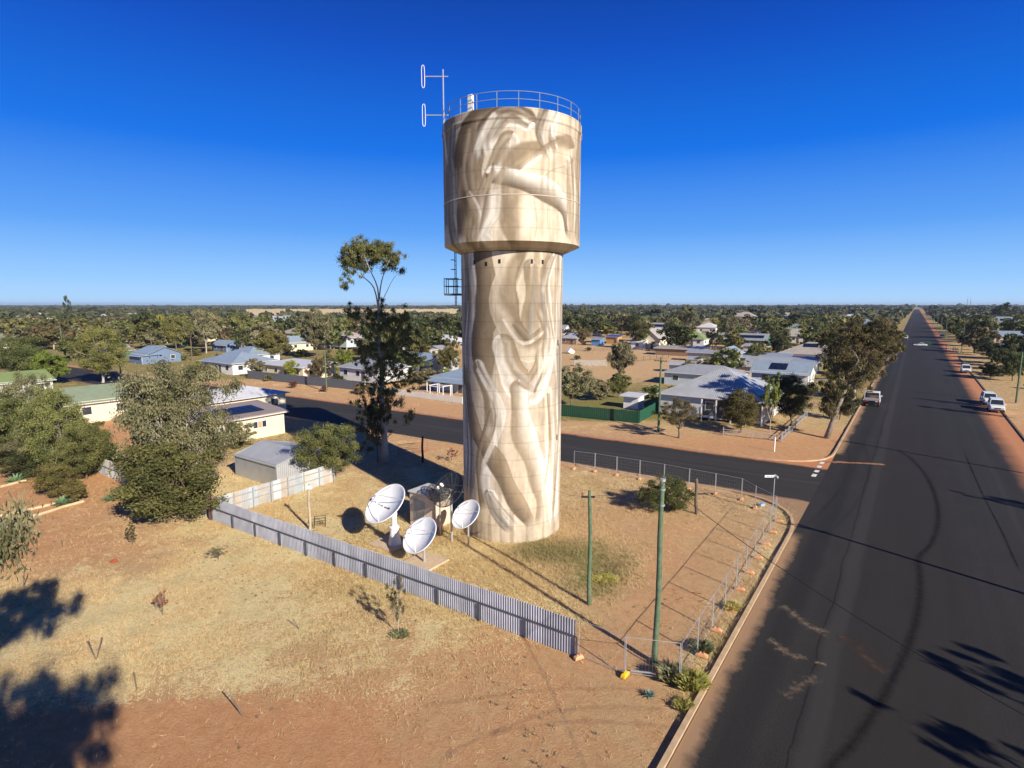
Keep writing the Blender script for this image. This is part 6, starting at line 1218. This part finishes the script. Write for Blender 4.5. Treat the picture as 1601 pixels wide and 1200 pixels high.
# ------------------------------------------------------------ vehicles
def wheel(parent, x, y, r=.36, w_=.24):
    M = Matrix.Translation((x, y, r)) @ Matrix.Rotation(math.pi / 2, 4, 'Y'); t = MB().lathe([(r * .6, -w_ / 2), (r * .95, -w_ / 2), (r, -w_ / 3), (r, w_ / 3), (r * .95, w_ / 2), (r * .6, w_ / 2)], 20, M, True).build('wheel', M_RUBBER, parent); MB().lathe([(r * .58, -w_ / 2 - .01), (r * .58, w_ / 2 + .01)], 14, M, True).build('rim', M_STEEL, t)
def vehicle(p, rz, kind, paint, label, name='parked_car', cat='car'):
    """local +y is the nose; kinds: suv, sedan, ute"""
    r = empty(name, p, rz, label=label, cat=cat); L, W, Hh = {'suv': (4.9, 1.95, 1.95), 'sedan': (4.7, 1.82, 1.45), 'ute': (5.3, 1.95, 1.9)}[kind]; h0 = .38; hb = {'suv': 1.15, 'sedan': .92, 'ute': 1.12}[kind]
    def ring(y, w_, z0, z1): return [(-w_, y, z0), (w_, y, z0), (w_ * 1.0, y, (z0 + z1) / 2), (w_ * .93, y, z1), (-w_ * .93, y, z1), (-w_ * 1.0, y, (z0 + z1) / 2)]
    w2 = W / 2; yb0 = -L / 2; yf = L / 2; cab = {'suv': (yb0 + .12, yf - 1.55), 'sedan': (yb0 + .95, yf - 1.45), 'ute': (-.55, yf - 1.5)}[kind]; mb = MB()
    rear = yb0 if kind != 'ute' else -.55
    mb.loft([ring(rear, w2 * .93, h0 + .08, hb - .02), ring(rear + .12, w2, h0, hb), ring(cab[1], w2, h0, hb), ring(yf - .5, w2 * .98, h0, hb - .08), ring(yf - .08, w2 * .9, h0 + .03, hb - .2), ring(yf, w2 * .82, h0 + .1, hb - .3)]); mb.build('body', paint, r, bevel=.04)
    c0, c1 = cab; gw = w2 * .90; mb = MB(); k = .75 if kind == 'sedan' else .45; kr = .55 if kind == 'sedan' else .15
    mb.loft([[(-gw, c0, hb - .03), (gw, c0, hb - .03), (gw, c1, hb - .03), (-gw, c1, hb - .03)], [(-gw * .86, c0 + kr, Hh - .06), (gw * .86, c0 + kr, Hh - .06), (gw * .86, c1 - k, Hh - .06), (-gw * .86, c1 - k, Hh - .06)]]); mb.build('windows', M_GLASS, r)
    mb = MB(); mb.loft([[(-gw * .88, c0 + kr - .04, Hh - .08), (gw * .88, c0 + kr - .04, Hh - .08), (gw * .88, c1 - k + .04, Hh - .08), (-gw * .88, c1 - k + .04, Hh - .08)], [(-gw * .82, c0 + kr + .05, Hh), (gw * .82, c0 + kr + .05, Hh), (gw * .82, c1 - k - .05, Hh), (-gw * .82, c1 - k - .05, Hh)]])
    for sx in (-1, 1):
        for (ya, yt_) in ((c0 + .03, c0 + kr), (c1 - .03, c1 - k), ((c0 + c1) / 2, (c0 + c1) / 2)): mb.tube([(sx * gw * 1.0, ya, hb - .02), (sx * gw * .87, yt_, Hh - .07)], .045, 5)
    mb.build('roof', paint, r)
    for sx in (-1, 1):
        for yy in (yf - .95, yb0 + 1.0): wheel(r, sx * (w2 - .12), yy, .38 if kind != 'sedan' else .32)
        MB().box((sx * w2 * .68, yf - .04, hb - .36), (.34, .08, .18)).build('headlight', mat('lamp_glass', (.7, .72, .75), .1, .02, 3), r); MB().box((sx * w2 * .85, rear - .0 if kind != 'ute' else yb0 - .02, hb - .3), (.16, .06, .3)).build('tail_light', M_RED, r)
        MB().box((sx * (w2 + .1), c1 - .25, hb + .08), (.2, .1, .16)).build('mirror', paint, r)
    MB().box((0, yf + .02, h0 + .12), (W * .86, .12, .24)).build('bumper', M_DARKSTEEL, r); MB().box((0, yf - .01, hb - .38), (W * .42, .06, .16)).build('grille', M_BLACK, r)
    if kind == 'ute':
        mb = MB(); mb.box((0, (-.62 + yb0) / 2, .95), (W, abs(yb0 + .62), .10))
        for sx in (-1, 1): mb.box((sx * (W / 2 - .03), (-.62 + yb0) / 2, 1.15), (.05, abs(yb0 + .62), .3))
        mb.box((0, yb0, 1.15), (W, .05, .3)); mb.build('tray', M_STEEL, r)
        mb = MB()
        for yy in (-.7, yb0 + .1):
            for sx in (-1, 1): mb.tube([(sx * .9, yy, 1.0), (sx * .9, yy, 2.05)], .03, 5)
            mb.tube([(-.9, yy, 2.05), (.9, yy, 2.05)], .03, 5)
        mb.build('ladder_rack', M_WHITE, r); MB().box((.2, -1.6, 1.3), (1.1, .9, .5)).build('toolbox', M_DARKSTEEL, r)
        MB().box((0, yb0 + .5, .6), (.9, 1.3, .25)).build('chassis', M_BLACK, r)
    return r
M_CARW = mat('car_white', (.78, .79, .80), .25, .03, 2, spec=.6); M_CARG = mat('car_pale_green', (.55, .66, .60), .3, .04, 2, spec=.6)
RZ0 = GRID      # nose pointing up the road
vehicle(G(1363, 632), RZ0, 'ute', M_CARW, 'white work utility with a rack and tray parked left on the main road', 'work_utility', 'ute').scale = (1.15, 1.15, 1.2)
ut_ = bpy.data.objects['work_utility']
for (a_, b2, c_, d_) in (((-.35, -1.2, 1.5), (.8, .9, 1.0), .2, 1), ((.3, -2.1, 1.25), (1.2, .8, .5), .0, 2), ((-.5, -2.2, 1.3), (.5, .6, .6), .4, 3)): MB().box(a_, b2, c_).build('load', M_DARKTIMBER if d_ != 2 else mat('rusty_steel', (.24, .12, .07), .8, .3, 4), ut_, bevel=.04)
vehicle(G(1556, 642), RZ0 + math.pi, 'suv', M_CARW, 'white four wheel drive facing the camera, nearest on the right verge', 'four_wheel_drive', 'car')
vehicle(G(1545, 631), RZ0 + math.pi + .05, 'suv', M_CARW, 'white four wheel drive parked close behind the nearest one on the right', 'four_wheel_drive', 'car')
vehicle(G(1509, 582), RZ0 + math.pi, 'suv', M_CARW, 'lone white car parked farther along the right kerb', 'parked_car', 'car')
vehicle(G(1438, 541), RZ0 + math.pi / 2, 'sedan', M_CARW, 'white car crossing the main road at the far junction', 'moving_car', 'car')
vehicle(G(1415, 530), RZ0 + math.pi, 'suv', M_CARW, 'white car on the left verge beyond the far junction', 'parked_car', 'car')
vehicle(G(1472, 528), RZ0, 'suv', M_WHITE, 'white van parked on the right verge beyond the far junction', 'parked_van', 'van')
vehicle(G(3, 668), .4, 'suv', M_DARKSTEEL, 'dark car half in view at the left edge among the trees', 'parked_car', 'car')
b = G(1452, 541); r_ = empty('box_trailer', b + Vector((0, 1, 0)), RZ0 + math.pi / 2, label='green cage trailer behind the white crossing car', cat='trailer')
mb = MB(); mb.box((0, 0, .6), (1.7, 2.6, .1)); mb.build('trailer_floor', M_DARKSTEEL, r_); mb = MB()
for sx in (-.85, .85):
    for yy in np.linspace(-1.3, 1.3, 6): mb.tube([(sx, yy, .6), (sx, yy, 1.8)], .03, 4)
    mb.tube([(sx, -1.3, 1.8), (sx, 1.3, 1.8)], .03, 4); mb.tube([(sx, -1.3, 1.2), (sx, 1.3, 1.2)], .03, 4)
mb.build('cage', mat('trailer_green', (.05, .25, .12), .5, .1, 3), r_); wheel(r_, -.85, 0, .32); wheel(r_, .85, 0, .32)

# ------------------------------------------------------------ one person standing in the corner garden
def person(p, rz, label):
    V = [(0, 0, .95), (0, 0, 1.15), (0, 0, 1.38), (0, .01, 1.50), (0, .02, 1.58), (0, .02, 1.70), (.10, 0, .88), (.11, .03, .48), (.11, 0, .08), (.11, .12, .03), (-.10, 0, .88), (-.12, -.03, .48), (-.12, -.06, .08), (-.12, .06, .03), (.19, 0, 1.40), (.25, .03, 1.14), (.24, .14, .92), (.24, .17, .84), (-.19, 0, 1.40), (-.26, .0, 1.14), (-.25, .08, .90), (-.25, .10, .82)]
    E = [(0, 1), (1, 2), (2, 3), (3, 4), (4, 5), (0, 6), (6, 7), (7, 8), (8, 9), (0, 10), (10, 11), (11, 12), (12, 13), (2, 14), (14, 15), (15, 16), (16, 17), (2, 18), (18, 19), (19, 20), (20, 21)]
    Rr = [.15, .14, .16, .06, .085, .09, .10, .065, .045, .04, .10, .065, .045, .04, .06, .045, .033, .03, .06, .045, .033, .03]
    me = bpy.data.meshes.new('person'); me.from_pydata(V, E, []); o = bpy.data.objects.new('person', me); COL.objects.link(o); me.materials.append(mat('shirt_blue', (.22, .30, .42), .8, .1, 5)); o.modifiers.new('skin', 'SKIN')
    me.skin_vertices[0].data[0].use_root = True
    for i, rr in enumerate(Rr): me.skin_vertices[0].data[i].radius = (rr, rr * .85)
    s = o.modifiers.new('sub', 'SUBSURF'); s.levels = s.render_levels = 2; o.location = p; o.rotation_euler = (0, 0, rz)
    MB().lathe([(.01, 1.84), (.10, 1.83), (.12, 1.74), (.22, 1.72), (.22, 1.71), (.01, 1.71)], 16).build('hat', mat('hat_straw', (.6, .52, .38), .9, .1, 5), o)
    tag(o, label, 'person'); return o
person(G(1277, 618), .5, 'person in pale blue shirt and hat standing in the garden behind the leaning gum')

# ------------------------------------------------------------ town beyond: scattered trees and roofs, then far woodland
R2 = random.Random(42)
def blocked(x, y, rad):
    r_ = x * ER.x + y * ER.y; n_ = x * EN.x + y * EN.y; l_ = x * E1.x + y * E1.y
    if RL - 3 - rad < r_ < RR + 3 + rad: return True
    if NN - 3 - rad < n_ < NF + 6 + rad and r_ < RL: return True
    if 228 - rad < l_ < 246 + rad or 426 - rad < l_ < 444 + rad: return True
    return False
# open corridors that the photograph shows clear: bare dirt block, views to named houses
def keep_clear(u, y):
    for (u0, u1, y0, y1) in ((880, 1060, 541, 640), (380, 720, 586, 640), (700, 1300, 600, 760), (1040, 1290, 592, 700), (300, 440, 560, 800), (0, 700, 640, 1200), (200, 300, 555, 640), (420, 600, 580, 640), (1500, 1560, 555, 800), (1000, 1045, 524, 560), (500, 600, 484, 492), (920, 965, 530, 545), (1330,1480,480,545)):
        if u0 < u < u1 and y0 < y < y1: return True
    return False
MARKS = [(18, 515, 'the white house at the far left edge'), (98, 530, 'the tall green pole'), (165, 595, 'the long sage green roof'), (232, 550, 'the blue walled house'), (355, 562, 'the pale grey hipped roof'), (438, 505, 'the big white hall'), (465, 570, 'the long cream house'),
 (541, 530, 'the pinkish hipped roof'), (585, 580, 'the grey weatherboard bungalow'), (672, 563, 'the blue-grey shed'), (690, 530, 'the dark carport house'), (888, 525, 'the brown walled house'), (920, 508, 'the dull red roof'), (945, 532, 'the blue and orange sheds'), (1015, 525, 'the cream gabled house'), (1075, 527, 'the lime green roof'),
 (1103, 512, 'the white cottage'), (1162, 498, 'the two storey sand building'), (1162, 530, 'the dark green building'), (1133, 555, 'the narrow tall shed'), (1110, 600, 'the big hipped iron roof'), (1240, 525, 'the pale beige hipped roof'), (1262, 550, 'the worn beige roof'), (1235, 580, 'the white garage'), (1348, 505, 'the huge rusty gum'), (1572, 510, 'the white two storey house'), (1552, 525, 'the long low white house'), (1592, 540, 'the bright blue pool fence'), (1438, 540, 'the far road junction')]
CNT = {}
def where(u, v):
    q = min(MARKS, key=lambda m: ((m[0] - u) / 2.2) ** 2 + (m[1] - v) ** 2); d = 'behind' if v < q[1] - 4 else 'in front of'
    sd = 'left of' if u < q[0] - 14 else 'right of' if u > q[0] + 14 else ''
    return f'{sd or d} {q[2]}'
HOUSES_FAR = []
for i in range(2500):
    if len(HOUSES_FAR) >= 84: break
    dist = 190 + 640 * R2.random() ** 1.1; ang = R2.uniform(-.75, .75); x, y = dist * math.tan(ang), dist; u, v = topix(x, y)
    if not (-30 < u < 1630) or blocked(x, y, 8) or keep_clear(u, v): continue
    if any(math.hypot(x - a, y - b_) < 16 + c for a, b_, c in OCC): continue
    loc = Vector((x, y, 0)); rc = R2.choice(['tin', 'white', 'bluegrey', 'beige', 'tin', 'pink', 'greytin', 'white', 'green', 'rust']); wc = R2.choice(['white', 'cream', 'pale', 'bluegrey', 'sand', 'white']); roof = R2.choice(['hip', 'gx', 'gy', 'hip'])
    side = 'left' if u < 720 else 'right'
    house(0, 0, R2.uniform(10, 16), R2.uniform(8, 12), R2.uniform(2.8, 3.6), roof, rc, wc, f'far {dict(tin="grey iron", white="white", bluegrey="blue-grey", beige="beige", pink="pinkish", greytin="dark grey", green="green", rust="rusty")[rc]} roofed house {where(u, v)}', loc=loc, anchor=(0, 0), rise=R2.uniform(1.8, 3), group='small houses among the far trees', simple=(dist > 420)); HOUSES_FAR.append(1)
tries = 0; nsd = 0
while nsd < 46 and tries < 6000:
    tries += 1
    dist = 110 + 260 * R2.random(); x = R2.uniform(-.9, .95) * dist; y = dist; u, v = topix(x, y)
    if not (0 < u < 1600) or blocked(x, y, 3) or 715 < u < 880 or keep_clear(u, v) or any(math.hypot(x - a, y - b_) < 3 + c for a, b_, c in OCC): continue
    c1 = R2.choice(['tin', 'greytin', 'white', 'rust', 'green', 'beige']); w1 = R2.choice(['tin', 'tin', 'pale', 'green', 'sand']); nm = dict(tin='grey iron', greytin='dark grey', white='white', rust='rusty', green='green', beige='beige')[c1]
    house(0, 0, R2.uniform(3, 7), R2.uniform(2.6, 5), R2.uniform(2.0, 2.7), R2.choice(['gx', 'sk', 'gy']), c1, w1, f'backyard shed with a {nm} roof {where(u, v)}', loc=Vector((x, y, 0)), anchor=(0, 0), rise=R2.uniform(.3, 1.0), over=.15, name='shed', cat='shed', windows=False, door=False, group='backyard sheds in the town', tank=(4.6, 0, 1.1, 2.1) if nsd % 4 == 0 else None); nsd += 1
FT = []
KINDS = [('far', 101), ('far', 102), ('far', 103), ('far', 104), ('farslim', 105), ('farslim', 106)]
LF = ['olive', 'green', 'grey', 'dark', 'olive', 'dark', 'rust', 'green', 'grey']
LN = dict(olive='olive', green='mid green', grey='grey-green', dark='dark green', rust='brownish')
tries = 0
while len(FT) < 275 and tries < 40000:
    tries += 1
    dist = 118 + 300 * R2.random() ** .8; x = R2.uniform(-1.0, 1.0) * dist; y = dist; u, v = topix(x, y)
    if not (-40 < u < 1640) or blocked(x, y, 2) or keep_clear(u, v): continue
    if any(math.hypot(x - a, y - b_) < 2.4 + c for a, b_, c in OCC): continue
    if 715 < u < 880: continue
    k = R2.choice(KINDS); lf = R2.choice(LF); h = R2.uniform(7.2, 13.0) * (1.0 if dist > 180 else .8); wd = h * R2.uniform(.9, 1.35) * (.6 if k[0] == 'farslim' else 1)
    if any(o2[2] > 5 and o2[1] > y and abs(topix(o2[0], o2[1])[0] - u) < 15 and o2[1] - y < 40 for o2 in OCC[70:135]): continue
    sz = 'small' if h < 8 else 'tall' if h > 10.5 else 'medium'; shp = 'slim' if k[0] == 'farslim' else 'round'
    lab = f'{sz} {LN[lf]} {shp} tree {where(u, v)}'; tree(k[0], k[1], lf, (x, y, 0), h, wd * 1.08, lab, group='trees among the houses of the town', bark=M_BARKD if R2.random() < .6 else M_BARK); FT.append(1)
tries = 0; nsh = 0
while nsh < 210 and tries < 30000:
    tries += 1
    dist = 95 + 230 * R2.random() ** .9; x = R2.uniform(-1.0, 1.0) * dist; y = dist; u, v = topix(x, y)
    if not (-30 < u < 1630) or blocked(x, y, 2) or 715 < u < 880 or 640 < v: continue
    if any(math.hypot(x - a, y - b_) < 1.2 + (c * .8 if c > 4 else .5) for a, b_, c in OCC): continue
    if 880 < u < 1060 and 541 < v < 600 and R2.random() < .8: continue
    lf = R2.choice(LF + ['lime', 'rust']); h = R2.uniform(1.4, 3.6); k = R2.choice([('far', 102), ('far', 104), ('farslim', 106)]); sz = 'low' if h < 2.2 else 'high' if h > 3 else 'mid height'
    tree(k[0], k[1], lf, (x, y, -h * .12), h, h * R2.uniform(1.0, 1.7), f'{sz} {dict(LN, lime="bright green")[lf]} garden shrub {where(u, v)}', group='garden shrubs among the houses of the town', bark=M_BARKD, name='garden_shrub', cat='shrub'); nsh += 1
# rows of trees along the main road's verges
for i in range(14):
    for side in (-1, 1):
        l_ = 250 + i * 26 + R2.uniform(-5, 5); r_ = (RL - R2.uniform(5, 8)) if side < 0 else (RR + R2.uniform(6, 10)); p = rl(r_, l_); lf = R2.choice(['rust', 'dark', 'olive', 'dark']); k = R2.choice(KINDS[:4])
        if 225 < l_ < 250: continue
        h = R2.uniform(6, 9); sn = 'left' if side < 0 else 'right'
        tree(k[0], k[1], lf, p, h, h * .95, f'{LN[lf]} verge tree along the {sn} side of the distant road', group=f'{LN[lf]} verge trees along the {sn} side of the distant main road', bark=M_BARKD)
for (u, yb, yt, wp, lf, lab) in ((108, 500, 458, 15, 'dark', 'lone tall dark tree breaking the horizon on the far left'), (1445 + 120, 500, 470, 34, 'dark', 'tall dark tree clump on the horizon at the far right'), (880, 505, 472, 20, 'dark', 'tall dark tree just right of the tower on the horizon'), (905, 508, 474, 18, 'olive', 'olive tree on the horizon second right of the tower')):
    treepx('farslim' if wp < 20 else 'far', 106 if wp < 20 else 103, lf, u, yb, yt, wp, lab, bark=M_BARKD)
def far_wood():
    r = np.random.default_rng(77); n = 24000; d = 300 + (5200 - 300) * r.random(n) ** 2.3; x = r.uniform(-1.05, 1.05, n) * d; y = d
    rr = x * ER.x + y * ER.y; ok = ~((rr > RL - 8) & (rr < RR + 8)); u, v = topix(x, y)
    clr = (fractal(x, y, 260, 8, 3)); ok &= (clr > .34 + .08 * ((u > 380) & (u < 700))); open_ = (u > 380) & (u < 720) & (d > 700) & (d < 2200); ll = x * E1.x + y * E1.y; ok &= ~((ll > 424) & (ll < 446)); hh_ = np.array([(a, b_, c) for a, b_, c in OCC if c > 4.5 and b_ > 250])
    for a, b_, c in hh_: ok &= ~((np.abs(x - a * y / b_) < c) & (y > b_ - 150) & (y < b_ + c)); ok &= ~(open_ & (r.random(n) < .93))
    x, y, d = x[ok], y[ok], d[ok]; n = len(x); per = 46; h = r.uniform(5, 9.5, n) * (1 + (d > 2600) * .25) * (1 + .55 * np.clip((fractal(x, y, 150, 12, 3) - .5) * 5, 0, 1) * (x > 100) * (d > 900)) * (1 + .5 * (r.random(n) < .03)); wd = np.minimum(h, 9) * r.uniform(.8, 1.4, n) * (1 + d / 2600)
    C = np.repeat(np.stack([x, y, h * .55], 1), per, 0); D_ = r.normal(size=(n * per, 3)); D_ /= np.linalg.norm(D_, axis=1)[:, None]
    P = C + D_ * np.stack([np.repeat(wd, per) * .5, np.repeat(wd, per) * .5, np.repeat(h, per) * .42], 1) * (.5 + .5 * r.random((n * per, 1)))
    a = r.normal(size=(n * per, 3)); a /= np.linalg.norm(a, axis=1)[:, None]; b = np.cross(a, r.normal(size=(n * per, 3))); b /= np.linalg.norm(b, axis=1)[:, None]; s = np.repeat(wd, per)[:, None] * .22
    V = np.stack([P - a * s, P + b * s * .7, P + a * s, P - b * s * .7], 1).reshape(-1, 3); V[:, 2] = np.maximum(V[:, 2], .1); F = np.arange(len(V)).reshape(-1, 4); t = np.clip(np.repeat(r.random(n), per) + (r.random(n * per) - .5) * .3, 0, 1)
    T = np.repeat(np.stack([t, t * .15, t], 1), 4, 0)
    link('far_woodland', npmesh('far_woodland', V, F, leafmat('leaf_far', (0.031, 0.041, 0.024), (0.090, 0.102, 0.050), (0.144, 0.108, 0.060), .1), T), label='low dark scrub and woodland reaching the flat horizon', cat='woodland', kind='stuff')
far_wood()
# thin blue air between the camera and the far trees
hz = MB().box((0, 5200, 20.5), (26000, 16500, 43)).build('haze', M_WIRE, kind='stuff', label='thin blue air over the plain', cat='haze')
hm = bpy.data.materials.new('haze_air'); hm.use_nodes = True; ht = hm.node_tree; ht.nodes.remove(ht.nodes['Principled BSDF']); pv = ht.nodes.new('ShaderNodeVolumePrincipled'); pv.inputs['Color'].default_value = (.62, .76, .95, 1); pv.inputs['Density'].default_value = .00008; pv.inputs['Anisotropy'].default_value = .1
ht.links.new(pv.outputs[0], ht.nodes['Material Output'].inputs['Volume']); hz.data.materials.clear(); hz.data.materials.append(hm)
bpy.context.view_layer.update()
dup = {}
for o in bpy.data.objects:
    if o.parent is None and o.get('label') and o.get('group'): dup.setdefault(o['label'], []).append(o)
for lb, os_ in dup.items():
    if len(os_) < 2 or 'block' in lb: continue
    if len(os_) == 2:
        os_.sort(key=lambda o: o.location.length); nm_ = ['nearer one', 'farther one']
    else:
        os_.sort(key=lambda o: topix(o.location.x, o.location.y)[0]); nm_ = [f'{ORD[min(k, 11)]} from left' for k in range(len(os_))]
    for o, q in zip(os_, nm_): o['label'] = f'{lb}, {q}'
for o in bpy.data.objects:
    lb = o.get('label')
    if lb and len(lb.replace(',', ' ').split()) > 16: o['label'] = lb.replace('mid green', 'green').replace('in front of', 'before').replace('medium ', '')
print('objects', len(bpy.data.objects))
